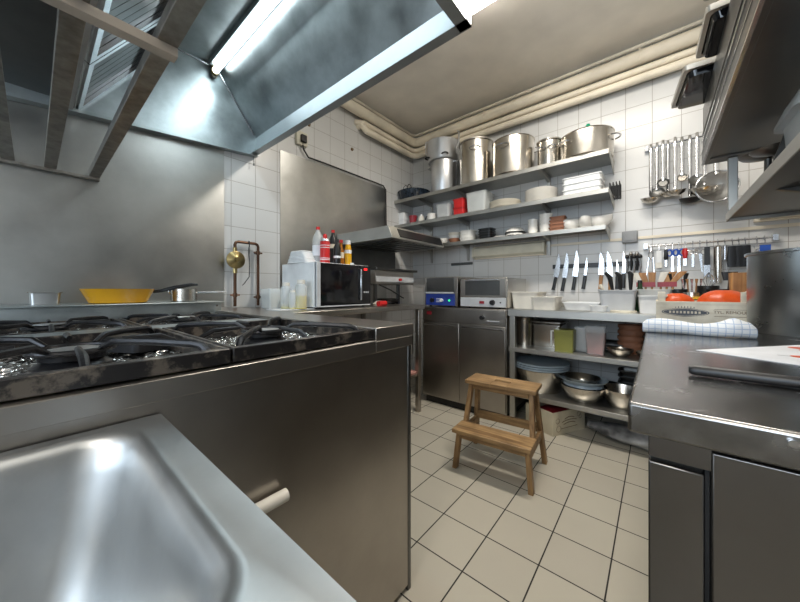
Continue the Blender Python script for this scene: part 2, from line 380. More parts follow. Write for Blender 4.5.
# ================================================================ hanging rack under the hood
RZ=1.60
rack=thing('hanging_rack','steel bar rack hanging under the extractor hood left of the tube lamp','rack',(XL+.012,0,RZ))
def rm(n,mb,mat=None): 
    o=mesh(n,mb,mat or M['rack'],parent=rack,bevel=.001); o.location=(-XL-.012,0,-RZ); return o
for y in (-.32,-.09,.035,.185):
    w=MB().box(XL+.03,-.45,y,y+.040,RZ+.002,RZ+.006).box(XL+.03,-.45,y,y+.003,RZ+.006,RZ+.035); rm('bar',w)
w=MB().box(XL+.012,XL+.045,-.6,.225,RZ-.012,RZ+.002); rm('rear_crossbar',w)
w=MB().box(-.915,-.885,-.6,.225,RZ-.020,RZ+.002); rm('front_crossbar',w,M['beige'])
for y in (-.55,-.30):
    w=MB().box(-.905,-.895,y,y+.02,RZ+.002,1.955); rm('hanger',w)
# ================================================================ wall sheets
sh=MB().box(XL+.0012,XL+.006,YF+.01,.835,.80,2.05); one('steel_splashback',sh,M['wallsteel'],'large smudged steel sheet on the wall behind the gas range','wall panel')
sh=MB().box(XL+.0012,XL+.006,1.24,2.466,.90,2.115); o=one('steel_splashback',sh,M['wallsteel'],'tall brushed steel sheet on the tiled wall behind the microwave','wall panel')
cb=MB().tube([(XL+.02,1.42,2.26),(XL+.03,1.43,2.18),(XL+.025,1.48,2.13),(XL+.02,1.6,2.135),(XL+.02,2.40,2.135),(XL+.02,2.44,2.10),(XL+.02,2.45,1.6),(XL+.02,2.45,1.5)],.007,6)
s=thing('wall_socket','grey wall socket with black plug above the tall steel sheet','socket',(XL,1.42,2.26))
mesh('backplate',MB().box(0,.03,-.05,.05,-.05,.06),M['diff'],s,bevel=.004); mesh('plug',MB().box(.03,.055,-.02,.03,-.03,.03),M['black'],s,bevel=.005)
one('power_cable',cb,M['cord'],'black cable running along the top edge of the tall steel sheet','cable')
for (y,z) in ((1.50,2.42),(1.98,2.38)):
    one('wall_plug',MB().cyl((XL,y,z),(XL+.012,y,z),.016,.012,10),M['ink'],'%s brown plugged hole on the white tiles above the tall steel sheet'%('left' if y<1.7 else 'right'),'wall plug')
# ================================================================ RANGE
RX=-.648; RY1=.845; RYN=-1.55
rng=thing('gas_range','long double row stainless steel gas range block','range',(RX,RY1,0))
def rg(n,mb,mat,bevel=0,par=None):
    o=mesh(n,mb,mat,parent=par or rng,bevel=bevel)
    if not par: o.location=(-RX,-RY1,0)
    return o
w=MB().box(XL+.02,RX-.004,RYN,RY1-.03,.03,.834).box(XL+.02,RX-.03,.655,RY1-.03,.834,.90); rg('body',w,M['front'])
w=MB().box(RX-.004,RX-.001,RYN,RY1-.028,.02,.832); rg('side_panel',w,M['front'])
w=MB().prism([(RX-.01,.832),(RX+.003,.832),(RX+.003,.868),(RX-.008,.874),(RX-.01,.874)],RYN,.66,'y'); rg('front_lip',w,M['front'],.001)
w=MB().box(XL+.012,RX+.003,.66,RY1,.866,.906).box(XL+.012,RX+.003,RY1-.012,RY1,.80,.866).box(RX-.002,RX+.003,.66,RY1,.832,.866); rg('end_worktop',w,M['front'],.002)
w=MB().box(RX-.012,RX+.001,RY1-.028,RY1-.012,.0,.832); rg('corner_post',w,M['dsteel'],.002)
w=MB().box(XL+.012,RX-.01,RYN,.66,.834,.840).box(-1.40,-1.21,RYN,.66,.84,.893); rg('deck',w,M['panel'],.002)
w=MB().box(XL+.012,-1.90,RYN,.69,.84,.950).box(XL+.012,-1.885,RYN,.70,.950,.957); rg('rear_ledge',w,M['panel'],.002)
w=MB().cyl((-1.885,.66,.935),(-1.878,.66,.935),.005,n=10); rg('screw',w,M['dsteel'])
def tray(x0,x1,y0,y1,zt,idx,plate=False):
    t=thing('burner_tray','','tray',((x0+x1)/2,(y0+y1)/2,.8405))
    o=(-(x0+x1)/2,-(y0+y1)/2,-.8405)
    w=MB(); tk=.010
    zb=.8745 if x1>-.7 else .8505
    for (a,b,c_,d) in ((x0,x1,y0,y0+tk),(x0,x1,y1-tk,y1),(x0,x0+tk,y0+tk,y1-tk),(x1-tk,x1,y0+tk,y1-tk)): w.box(a,b,c_,d,zb if 0 else .8505,zt)
    w.box(x0,x1,y0,y1,.8445,.8505)
    if x1>-.7: w.box(x1-.002,x1+.012,y0,y1,.875,zt)
    mesh('tray_frame',w,M['worn'],t,loc=o,bevel=.002)
    # foil
    nx=ny=20; vs=[];fs=[]
    for i in range(nx+1):
        for j in range(ny+1):
            vs.append((x0+tk+(x1-x0-2*tk)*i/nx, y0+tk+(y1-y0-2*tk)*j/ny, .857+rnd.uniform(-.005,.009)))
    for i in range(nx):
        for j in range(ny):
            a=i*(ny+1)+j; fs.append((a,a+1,a+ny+2,a+ny+1))
    mesh('foil_lining',MB().add(vs,fs),M['foil'],t,loc=o,ang=10)
    for k,bx_ in enumerate((x0+(x1-x0)*.5,)):
        cy=(y0+y1)/2
        b=MB().lathe([(0,.85),(.060,.85),(.060,.870),(.045,.878),(.05,.882),(.05,.892),(.036,.898),(0,.899)],28,c=(bx_,cy,0))
        mesh('burner',b,M['iron'],t,loc=o)
        w=MB().lathe([(.040,.8985),(.040,.9005),(.028,.9015),(0,.9015)],24,c=(bx_,cy,0)); mesh('burner_cap',w,M['alu'],t,loc=o)
    # pan support: frame bars and curved prongs
    cx=(x0+x1)/2
    hx=(x1-x0)/2-.02; hy=(y1-y0)/2-.02
    zr=zt+.008
    for k in range(4):
        a=PI/4+k*PI/2; dx,dy=math.cos(a),math.sin(a)
        ex,ey=hx*(1 if dx>0 else -1),hy*(1 if dy>0 else -1)
        p0=Vector((cx+ex,cy+ey,zt-.02)); q=Vector((cx+ex*.86,cy+ey*.86,zr)); r_=Vector((cx+ex*.30,cy+ey*.30,zr+.004)); e=Vector((cx+ex*.20,cy+ey*.20,zr-.010))
        w=MB().tube([p0,p0.lerp(q,.6)+Vector((0,0,.008)),q,q.lerp(r_,.5)+Vector((0,0,.002)),r_,e],[.007,.008,.008,.0075,.007,.005],8)
        mesh('prong',w,M['iron'],t,loc=o)
    w=MB()
    for (dx,dy) in ((1,0),(-1,0),(0,1),(0,-1)):
        w.tube([(cx+dx*(hx),cy+dy*hy,zt-.012),(cx+dx*hx*.8,cy+dy*hy*.8,zr-.002),(cx+dx*hx*.42,cy+dy*hy*.42,zr)],[.006,.007,.005],8)
    w.tube([(cx+.062*math.cos(a),cy+.062*math.sin(a),zr-.013) for a in [i*2*PI/24 for i in range(24)]],.0055,8,closed=True)
    mesh('pan_support',w,M['iron'],t,loc=o)
    return t
def lb(o,l,g=None): tag(o,l,None,g); return o
lb(tray(-1.18,-.662,.258,.656,.904,0),'black front burner tray next to the bare steel end of the range')
lb(tray(-1.18,-.662,-.145,.253,.904,1),'foil lined black burner tray in the front row right beside the sink corner')
lb(tray(-1.18,-.662,-.548,-.150,.904,2),'black enamel burner tray in the front row at the left edge of the photo')
lb(tray(-1.88,-1.42,.25,.64,.894,3),'burner tray in the rear row in front of the ledge with the small saucepan')
lb(tray(-1.88,-1.42,-.16,.24,.894,4),'burner tray in the rear row in front of the ledge with the yellow pan')
# cast iron hot plate propped in front right tray
w=MB().prism([(-.02,0),(.10,0),(.085,.018),(-.01,.018)],-.09,.09,'y')
one('iron_block',MB().loft([rrect(.16,.10,.02,0),rrect(.15,.09,.02,.028),rrect(.13,.075,.02,.034)]),M['iron'],'flat black cast iron slab lying in the front tray close to the yellow pan side','iron plate',(-1.06,.17,.8665),.5)
# drain pipe below
one('drain_pipe',MB().cyl((0,0,0),(0,.75,0),.0135,n=18),M['ivory'],'white plastic drain pipe end sticking out beside the sink','pipe',(-.628,-.39,.569))
# ================================================================ SINK
SZ=.812
sk=thing('sink','deep pressed stainless steel sink in the foreground with rounded bowl','sink',(-.38,-.25,0))
ox,oy=-.38,-.25
X0,X1,Y0,Y1=RX+.004,-.05,-.75,.139
nn=8
def rr2(x0,x1,y0,y1,r,z): return rrect(x1-x0,y1-y0,r,z,nn,(x0+x1)/2-ox,(y0+y1)/2-oy)
bx0,bx1,by0,by1=-.612,-.200,-.60,.098
rings=[rr2(X0,X1,Y0,Y1,.004,SZ-.035),rr2(X0,X1,Y0,Y1,.004,SZ),rr2(bx0-.02,bx1+.02,by0-.02,by1+.015,.06,SZ+.001)]
for (ins,dz) in ((-.008,.0035),(0,.003),(.006,-.002),(.012,-.010),(.020,-.04),(.034,-.12),(.05,-.185),(.07,-.215),(.10,-.232),(.13,-.238)):
    rings.append(rr2(bx0+ins,bx1-ins,by0+ins,by1-ins,max(.03,.055-ins*.1),SZ+dz))
w=MB().loft(rings,False,True)
mesh('basin',w,M['sink'],sk,ang=60)
w=MB()
for (x,y) in ((X0+.03,Y1-.06),(X1-.03,Y1-.06),(X1-.03,Y0+.06),(X0+.03,Y0+.06)):
    q=MB().box(x-.018-ox,x+.018-ox,y-.018-oy,y+.018-oy,0,SZ-.03); mesh('leg',q,M['front'],sk,bevel=.002)
w=MB().lathe([(0,0),(.03,0),(.03,.004),(.02,.005),(0,.003)],20,c=(-.40-ox,-.25-oy,SZ-.2379)); mesh('drain',w,M['chrome'],sk)
# ================================================================ LEDGE ITEMS
LZ=.957
pan=thing('frying_pan','yellow enamel frying pan with black handle on the ledge behind the range','frying pan',(-2.04,.275,LZ),0)
mesh('pan_body',MB().lathe([(0,0),(.10,0),(.108,.004),(.138,.068),(.141,.070),(.134,.069),(.104,.008),(0,.006)],40),M['yellowpan'],pan)
mesh('handle',MB().tube([(.0,.135,.055),(.015,.165,.060),(.04,.22,.078),(.06,.29,.094),(.065,.32,.094)],[.008,.009,.011,.010,.006],10),M['black'],pan)
sp=thing('saucepan','small steel saucepan with long handle beside the yellow frying pan','saucepan',(-2.03,.545,LZ),0)
mesh('pan_body',MB().lathe([(0,0),(.058,0),(.062,.004),(.062,.070),(.065,.072),(.059,.071),(.058,.006),(0,.005)],32),M['pot'],sp)
mesh('handle',MB().tube([(.02,.058,.05),(.03,.09,.052),(.05,.20,.054)],[.004,.005,.004],8),M['chrome'],sp)
mesh('lid_handle',MB().tube([(0,-.056,.04),(-.01,-.07,.05),(-.02,-.06,.06)],.003,6),M['chrome'],sp)
t=thing('metal_tin','low grey steel gastronorm tin on the rear left of the range','tin',(-2.08,ay(45,-2.08),LZ-.0))
mesh('body',MB().loft([rrect(.10,.085,.012,0),rrect(.105,.09,.012,.05),rrect(.115,.10,.012,.051),rrect(.115,.10,.012,.055),rrect(.10,.085,.012,.055),rrect(.096,.08,.012,.003)]),M['alu'],t)
mesh('rim_band',MB().loft([rrect(.116,.101,.012,.0505),rrect(.118,.103,.012,.055)],False,False),M['shelf'],t)
# gas pipes on the tiled strip
gx=XL+.05
yb=ay(235,gx); yp=ay(258,gx)
gp=thing('gas_pipe','aged copper gas pipe loop on the white tiles beside the splashback','pipe',(XL,(yb+yp)/2,.957))
def gz(px,py): 
    d=ray(px,py); return EYE+d[2]*gx/d[0]
zt=gz(240,242); 
pts=[(gx,yb,.91),(gx,yb,zt-.02),(gx,yb+.006,zt-.006),(gx,yb+.02,zt),(gx,yp-.02,zt),(gx,yp-.006,zt-.006),(gx,yp,zt-.02),(gx,yp,.91)]
def rel(pts,o): return [(a-o[0],b-o[1],c-o[2]) for a,b,c in pts]
O=(XL,(yb+yp)/2,.957)
mesh('pipe_run',MB().tube(rel(pts,O),.010,10),M['copper'],gp)
for (y,z) in ((yb,gz(235,295)),(yp,gz(258,297)),(yp,gz(258,253))):
    q=rel([(gx,y,z)],O)[0]
    mesh('clamp',MB().cyl((q[0],q[1]-.03,q[2]),(q[0],q[1]+.03,q[2]),.006,n=8).cyl((q[0],q[1],q[2]-.012),(q[0],q[1],q[2]+.012),.015,n=12).cyl((0.0005,q[1],q[2]),(q[0],q[1],q[2]),.005,n=8),M['copper'],gp)
zr=gz(235,260)
rv=thing('gas_regulator','round brass gas regulator mounted on the copper pipe','regulator',(gx,yb,zr))
Mx=Matrix.Translation((.0,0,0))@Matrix.Rotation(PI/2,4,'Y')
mesh('valve_body',MB().lathe([(0,-.012),(.035,-.012),(.052,.004),(.060,.010),(.060,.018),(.050,.022),(.032,.034),(.018,.038),(.014,.05),(.0,.05)],32,M=Mx),M['brass'],rv)
mesh('collar',MB().cyl((0,0,.055),(0,0,.085),.014,n=12),M['brass'],rv); mesh('collar',MB().cyl((0,0,-.09),(0,0,-.055),.014,n=12),M['brass'],rv)
q=ay(248,gx)
hk=thing('hanging_hook','thin black wire hook hanging from the top of the copper pipe','hook',(gx+.014,q,zt))
mesh('hook_wire',MB().tube([(0,0,.012),(.002,.004,0),(0,.002,-.04),(0,0,-.08),(0,.004,-.16),(0,.002,-.24),(0,-.03,-.285),(0,-.045,-.30)],[.0035,.0035,.004,.004,.003,.003,.003,.002],6),M['cord'],hk)
mesh('grip',MB().tube([(0,.002,-.03),(0,.001,-.055),(0,0,-.08)],[.005,.008,.005],8),M['dsteel'],hk)
# small ledge rod left of the pipes
# ================================================================ MICROWAVE TABLE
TZ=.90
mt=thing('side_table','stainless steel side table against the wall carrying the microwave','table',(-1.88,1.35,0))
TX0,TX1,TY0,TY1=XL+.012,-1.50,.865,2.12
mesh('tabletop',MB().box(TX0+1.88,TX1+1.88,TY0-1.35,TY1-1.35,TZ-.035,TZ),M['front'],mt,bevel=.003)
mesh('undershelf',MB().box(TX0+1.90,TX1+1.84,TY0-1.33,TY1-1.37,.30,.32),M['front'],mt,bevel=.003)
for (x,y) in ((TX0+.04,TY0+.04),(TX1-.04,TY0+.04),(TX0+.04,TY1-.04),(TX1-.04,TY1-.04)):
    mesh('leg',MB().box(x-.018+1.88,x+.018+1.88,y-.018-1.35,y+.018-1.35,0,TZ-.035),M['front'],mt,bevel=.002)
MX0,MX1,MY0,MY1=-2.03,-1.62,1.13,1.60
mw=thing('microwave','white microwave oven with black glass door on the steel side table','microwave',((MX0+MX1)/2,(MY0+MY1)/2,TZ))
hw,hd=(MX1-MX0)/2,(MY1-MY0)/2
mesh('casing',MB().box(-hw,hw-.025,-hd,hd,.012,.30).box(hw-.025,hw-.006,-hd,-hd+.03,.012,.30),M['white'],mw,bevel=.004)
mesh('door',MB().box(hw-.025,hw,-hd+.03,hd-.10,.02,.295),M['blackgloss'],mw,bevel=.002)
mesh('door_frame',MB().box(hw-.020,hw+.003,-hd,-hd+.029,.014,.298).box(hw-.02,hw+.002,-hd+.03,hd,.012,.0195),M['lightgrey'],mw,bevel=.002)
mesh('control_panel',MB().box(hw-.025,hw,hd-.094,hd,.02,.295),M['black'],mw,bevel=.002)
hb=mesh('handle',MB().box(hw,hw+.018,hd-.112,hd-.100,.05,.27),M['chrome'],mw,bevel=.004)
mesh('display',MB().box(hw,hw+.001,hd-.068,hd-.036,.262,.278),M['led'],mw)
for i in range(3):
    mesh('button',MB().box(hw,hw+.003,hd-.07+i*.018,hd-.058+i*.018,.10,.112),M['lightgrey'],mw)
for (x,y) in ((-hw+.03,-hd+.03),(hw-.05,-hd+.03),(-hw+.03,hd-.03),(hw-.05,hd-.03)):
    mesh('foot',MB().cyl((x,y,0),(x,y,.012),.012,n=10),M['black'],mw)
MZ=TZ+.30
w=MB()
for i in range(8):
    w.loft([rrect(.21-.01*i+rnd.uniform(-.008,.008),.15,.02,i*.010,4,rnd.uniform(-.006,.006),0),rrect(.205-.01*i,.155,.02,i*.010+.005,4,rnd.uniform(-.004,.004),0),rrect(.20-.01*i,.15,.02,i*.010+.0098,4,0,0)])
one('folded_cloth_stack',w,M['white'],'stack of folded white cloths on top of the microwave','cloths',(-1.84,1.195,MZ+.0005),.1,bevel=.002)
def bottle(name,label,prof,mats,loc,capr=.014,caph=.02,liq=None,band=None,sc=1,rz=0,group=None,capmat='red'):
    t=thing(name,label,'bottle',loc,rz,group)
    z1=prof[-1][1]
    mesh('bottle_body',MB().lathe([(0,0)]+prof+[(0,z1)],22),mats,t)
    mesh('cap',MB().cyl((0,0,z1+.0002),(0,0,z1+caph),capr,capr*.92,14),M[capmat],t)
    if liq:
        r0=prof[1][0]-.0008; mesh('contents',MB().lathe([(0,.002),(r0,.002),(r0,liq[1]),(0,liq[1])],22),M[liq[0]],t)
    if band:
        r0=prof[1][0]+.0006; mesh('paper_label',MB().loft([[(r0*math.cos(a),r0*math.sin(a),z) for a in [i*2*PI/24 for i in range(24)]] for z in band[1:]],False,False),M[band[0]],t)
    return t
def on_mw(px,X): return (X,ay(px,X),MZ)
soda=[(.034,0),(.036,.01),(.036,.15),(.030,.185),(.014,.215),(.013,.228)]
bottle('sauce_bottle','clear plastic bottle with red cap and pale label, leftmost on the microwave',soda,M['clearw'],on_mw(318,-1.76),band=('paper',.05,.12))
bottle('vinegar_bottle','dark bottle with red cap behind the red spray can on the microwave',[(.030,0),(.032,.01),(.032,.16),(.026,.19),(.013,.22),(.013,.235)],M['black'],on_mw(333,-1.80),band=('whitepaint',.12,.15))
t=thing('spray_can','red spray can with red nozzle in front of the bottles on the microwave','can',on_mw(325,-1.70))
mesh('can_body',MB().lathe([(0,0),(.032,0),(.032,.145),(.026,.160),(0,.162)],24),M['red'],t)
mesh('nozzle_cap',MB().lathe([(0,.1625),(.014,.1625),(.014,.185),(.008,.195),(0,.196)],16),M['red'],t)
mesh('collar_ring',MB().lathe([(.0265,.1605),(.029,.158),(.0325,.147),(.0325,.145)],24),M['alu'],t)
for k,zz in enumerate((.02,.03,.10,.115)):
    mesh('print_band',MB().loft([[(.0323*math.cos(a),.0323*math.sin(a),z) for a in [i*PI/14-PI/2-.6 for i in range(15)]] for z in (zz,zz+.004)],False,False,False),M['paper'],t)
t=bottle('sauce_bottle','small dark bottle with white lettering band between the red can and yellow bottle',[(.024,0),(.025,.01),(.025,.11),(.012,.14),(.011,.15)],M['black'],on_mw(337,-1.69),band=('paper',.04,.055),capmat='black')
bottle('syrup_bottle','amber glass bottle with red cap beside the yellow sauce bottle',[(.020,0),(.021,.01),(.021,.10),(.011,.135),(.010,.16)],M['amber'],on_mw(341,-1.74),band=('whitepaint',.05,.09))
bottle('mustard_bottle','yellow squeeze bottle with white top at the right of the microwave bottles',[(.025,0),(.026,.01),(.026,.09),(.024,.12),(.018,.15)],M['yellow'],on_mw(348,-1.72),capr=.02,caph=.03,capmat='white',band=('paper',.085,.11))
one('bottle_cap',MB().lathe([(0,0),(.014,0),(.013,.014),(0,.016)],14),M['white'],'loose white cap lying at the right front edge of the microwave top','cap',on_mw(352,-1.66))
# oils on a white board
one('white_board',MB().loft([rrect(.16,.24,.01,0),rrect(.165,.245,.012,.006)]),M['white'],'thin white board under the three oil bottles','board',(-1.74,1.03,TZ))
BZ=TZ+.006
def oil(px,X,s,lv,lab):
    bottle('oil_bottle',lab,[(.030*s,0),(.032*s,.008),(.032*s,.12*s),(.028*s,.135*s),(.022*s,.14*s)],M['clearw'],(X,ay(px,X),BZ),capr=.024*s,caph=.022*s,liq=('oil',lv),capmat='ivory')
oil(286,-1.78,1.0,.016,'tall clear oil bottle with a little yellow left, farthest left beside the microwave')
oil(293,-1.70,.72,.012,'shortest almost empty oil bottle between the two taller ones')
oil(301,-1.68,1.1,.078,'clear squeeze bottle half full of yellow oil nearest the microwave')
t=thing('powder_tub','square frosted tub of beige powder beside the copper pipe','tub',(-1.96,ay(272,-1.96),TZ))
mesh('tub_body',MB().loft([rrect(.12,.09,.01,0),rrect(.13,.10,.01,.13),rrect(.126,.096,.01,.13),rrect(.116,.086,.01,.003)]),M['clearw'],t)
mesh('contents',MB().loft([rrect(.114,.084,.01,.004),rrect(.12,.09,.01,.095)]),M['cream'],t)
# ---- things on the far end of the side table
gr=thing('salamander_grill','steel salamander grill with pale front under the small hood','grill',(-1.95,1.98,TZ))
mesh('cabinet',MB().box(-.27,.20,-.20,.31,.17,.285),M['front'],gr,bevel=.003)
mesh('front_panel',MB().box(.20,.205,-.195,.305,.19,.235),M['lightgrey'],gr,bevel=.001)
mesh('top_tray',MB().box(-.28,.225,-.21,.34,.285,.292).box(.205,.225,-.21,.34,.292,.305).box(-.28,.205,.325,.34,.292,.305),M['dsteel'],gr,bevel=.002)
for x,y in ((-.25,-.18),(.18,-.18),(-.25,.11),(.18,.11)): mesh('leg',MB().box(x-.012,x+.012,y-.012,y+.012,0,.17),M['dsteel'],gr)
mesh('knob',MB().cyl((.205,.10,.212),(.225,.10,.212),.012,n=14),M['red'],gr)
mesh('grill_lever',MB().tube([(.19,-.14,.165),(.21,-.02,.12),(.21,.12,.06),(.20,.16,.05)],.006,8),M['black'],gr)
one('wok_pan',MB().lathe([(0,0),(.07,0),(.11,.03),(.12,.045),(.115,.045),(.07,.006),(0,.005)],24),M['iron'],'black shallow pan under the salamander grill','pan',(-1.84,2.02,TZ))
t=thing('pepper_mill','red handled pepper mill lying on the side table right of the microwave','pepper mill',(-1.60,1.70,TZ))
mesh('body',MB().cyl((-.01,-.03,.020),(-.01,.05,.020),.020,n=14),M['red'],t); mesh('handle',MB().tube([(-.01,.05,.02),(-.01,.08,.024),(-.01,.11,.02)],[.012,.014,.010],10),M['black'],t)
w=MB().loft([rrect(.10,.09,.03,0),rrect(.11,.10,.03,.012),rrect(.08,.07,.03,.028),rrect(.04,.03,.01,.036)])
one('crumpled_cloth',w,M['ivory'],'crumpled beige cloth on the table between microwave and grill','cloth',(-1.70,1.675+.11,TZ),.4)
one('meat_pack',MB().loft([rrect(.16,.26,.01,0),rrect(.17,.27,.01,.02)]),plain('salmon_plastic',(.50,.25,.22),.35),'flat salmon pink plastic tray on the lower shelf near the ovens','tray',(-1.62,1.94,.3205))
# ---- small hood
h2=thing('small_hood','small slatted steel cooker hood with black front strip in the room corner','cooker hood',(-1.9,2.15,1.43))
y0,y1=-.36,.40
hx1=.32
w=MB().prism([(XL+1.915,0),(hx1,0),(hx1,.015),(hx1-.04,.10),(XL+1.915,.10)],y0,y1,'y'); mesh('canopy',w,M['shelf'],h2,bevel=.002)
mesh('front_strip',MB().prism([(hx1+.001,.016),(hx1+.004,.022),(hx1-.030,.088),(hx1-.034,.088)],y0+.10,y1-.02,'y'),M['black'],h2,bevel=.001)
for i in range(7):
    mesh('slat',MB().box(XL+1.95,hx1-.05,y0+.05+i*.10,y0+.10+i*.10,-.006,-.0002),M['dsteel'],h2)
mesh('flue_back',MB().box(XL+1.915,XL+1.96,y0,y1,-.26,-.0),M['dsteel'],h2)
# ================================================================ OVENS on the low cabinet at the back
KX0,KX1,KY0,KY1=-1.665,-.885,2.32,2.93
kb=thing('oven_cabinet','low stainless steel two door cabinet below the countertop ovens','cabinet',((KX0+KX1)/2,KY0,0))
hw=(KX1-KX0)/2
mesh('body',MB().box(-hw,hw,.012,KY1-KY0,.06,.87),M['front'],kb,bevel=.002); mesh('plinth',MB().box(-hw+.02,hw-.02,.03,KY1-KY0,.0,.0598),M['black'],kb)
for s,a,b_ in ((0,-hw+.004,-.012),(1,-.006,hw-.004)):
    d=mesh('door',MB().box(a,b_,-.006,.012,.075,.735),M['front'],kb,bevel=.003)
    mesh('handle',MB().box(a+.02,b_-.02,-.014,-.0065,.735-.03,.735-.018),M['chrome'],d,bevel=.001)
mesh('control_strip',MB().box(-hw+.004,hw-.004,-.004,.012,.745,.862),M['front'],kb,bevel=.002)
mesh('knob',MB().cyl((.20,-.005,.80),(.20,-.028,.80),.019,.016,16),M['black'],kb)
mesh('badge',MB().box(-hw+.05,-hw+.10,-.0065,-.0042,.80,.83),M['darkred'],kb)
mesh('lettering_strip',MB().box(.24,.34,-.0055,-.0042,.772,.780),M['lightgrey'],kb)
o1=thing('countertop_oven','left steel countertop oven with bright blue control panel','oven',(-1.50,KY0+.03,.87))
mesh('casing',MB().box(-.175,.175,.012,.42,.01,.27),M['front'],o1,bevel=.003)
mesh('door',MB().box(-.145,.145,.0,.012,.135,.262),M['dsteel'],o1,bevel=.002)
mesh('door_strip',MB().box(-.145,.145,-.014,.0,.120,.134),M['lightgrey'],o1,bevel=.002)
mesh('control_panel',MB().box(-.150,.150,.0,.012,.015,.118),M['blue'],o1,bevel=.001)
for x,r,m in ((-.075,.020,'black'),(.025,.014,'white')): mesh('knob',MB().cyl((x,0,.06),(x,-.02,.06),r,n=16),M[m],o1)
mesh('pilot_light',MB().cyl((.10,0,.06),(.10,-.006,.06),.009,n=12),M['gled'],o1)
for i in range(3): mesh('print_mark',MB().box(-.035,.0+i*.012,-.0008,0,.045+i*.014,.049+i*.014),M['paper'],o1)
o2=thing('countertop_oven','right steel countertop oven with pale control strip and round black knob','oven',(-1.095,KY0+.03,.87))
mesh('casing',MB().box(-.205,.205,.012,.46,.01,.25),M['pot'],o2,bevel=.003)
mesh('door',MB().box(-.195,.195,.0,.012,.095,.245),M['front'],o2,bevel=.002)
mesh('window',MB().box(-.15,.15,-.002,0,.11,.225),M['blackgloss'] if 0 else M['dsteel'],o2,bevel=.001)
mesh('control_panel',MB().box(-.195,.195,0,.012,.015,.09),M['lightgrey'],o2,bevel=.001)
mesh('knob',MB().cyl((.09,0,.052),(.09,-.022,.052),.022,.018,18),M['black'],o2)
mesh('switch',MB().box(-.02,.02,-.006,0,.040,.062),M['darkred'],o2,bevel=.001)
mesh('indicator',MB().cyl((.155,0,.052),(.155,-.004,.052),.006,n=10),M['black'],o2)
mesh('handle',MB().box(-.14,.14,-.02,-.002,.228,.238),M['chrome'],o2,bevel=.002)
for o in (o1,o2):
    for x,y in ((-.13,.05),(.13,.05),(-.13,.38),(.13,.38)): mesh('foot',MB().cyl((x,y,0),(x,y,.0105),.012,n=10),M['black'],o)
one('metal_rail',MB().box(-.125,.125,-.02,0,-.012,.012),M['dsteel'],'short dark steel bar on the wall tiles above the countertop ovens','rail',(-1.60,YB,az(462,264,YB)),bevel=.002)
# ================================================================ ceiling lamp
cl=thing('ceiling_lamp','white fluorescent ceiling lamp just beyond the corner of the extractor hood','lamp',(-.33,1.75,ZC))
mesh('housing',MB().box(-.62,.62,-.10,.10,-.045,0),M['white'],cl,bevel=.004)
mesh('diffuser',MB().box(-.60,.60,-.088,.088,-.075,-.0455),M['ceillamp'],cl,bevel=.01)
# ================================================================ wall shelves at the back
SX1=ax(609,2.60)
def shelf(z,y0,lab,x1=SX1):
    cx=(XL+.002+x1)/2; hw=(x1-XL-.002)/2
    s=thing('wall_shelf',lab,'shelf',(cx,YB,z))
    d=YB-y0
    mesh('board',MB().box(-hw,hw,-d,-.002,-.004,0).box(-hw,hw,-d,-d+.004,-.034,-.004).box(-hw,hw,-.006,-.002,0,.02),M['shelf'],s,bevel=.001)
    mesh('end_cheek',MB().prism([(-d,-.034),(-d,-.004),(-.002,-.004),(-.002,-.09)],hw-.004,hw,'x'),M['shelf'],s)
    for px in (425,462,545):
        x=ax(px,2.8)-cx
        if abs(x)<hw: mesh('bracket',MB().prism([(-d+.03,-.006),(-.002,-.006),(-.002,-.17),(-.02,-.17),(-.035,-.05),(-d+.03,-.022)],x-.012,x+.012,'x'),M['shelf'],s,bevel=.002)
    return s
Z1,Z2,Z3=2.02,1.745,1.50
shelf(Z1,2.60,'top steel wall shelf carrying the big cooking pots')
shelf(Z2,2.60,'middle steel wall shelf carrying plates and plastic tubs')
shelf(Z3,2.68,'lowest steel wall shelf carrying small bowls and cups',ax(606,2.68))
def potprof(r,h,rim=.006): return [(0,0),(r*.96,0),(r,.008),(r,h),(r+rim,h+.003),(r+rim*.6,h+.006),(r-.004,h+.002),(r-.004,.01),(0,.009)]
def loop(mb,a,r,z,w=.05,o=.045,t=.006,up=0):
    "side loop handle at angle a"
    ca,sa=math.cos(a),math.sin(a); pts=[]
    for k in range(9):
        u=-1+2*k/8; q=math.cos(u*PI/2)**.6 if abs(u)<1 else 0
        pts.append((ca*(r+o*q)-sa*w*u, sa*(r+o*q)+ca*w*u, z+up*q))
    return mb.tube(pts,t,8)
def pot(px,Y,r,h,lab,mat='pot',hz=.75,ang=(0,PI),lid=False,rz=0,name='stock_pot',w=.05,cat='pot'):
    t=thing(name,lab,cat,(ax(px,Y),Y,Z1),rz)
    mesh('pot_body',MB().lathe(potprof(r,h),44),M[mat],t)
    for a in ang: mesh('handle',loop(MB(),a,r,h*hz,w),M['chrome'],t)
    if lid:
        l=mesh('lid',MB().lathe([(0,h+.004),(r+.008,h+.006),(r+.010,h+.016),(r*.6,h+.03),(0,h+.034)],44),M[mat],t)
        mesh('lid_knob',loop(MB(),PI/2,0,h+.036,.03,.0,.005),M['chrome'],l) if 0 else None
    return t
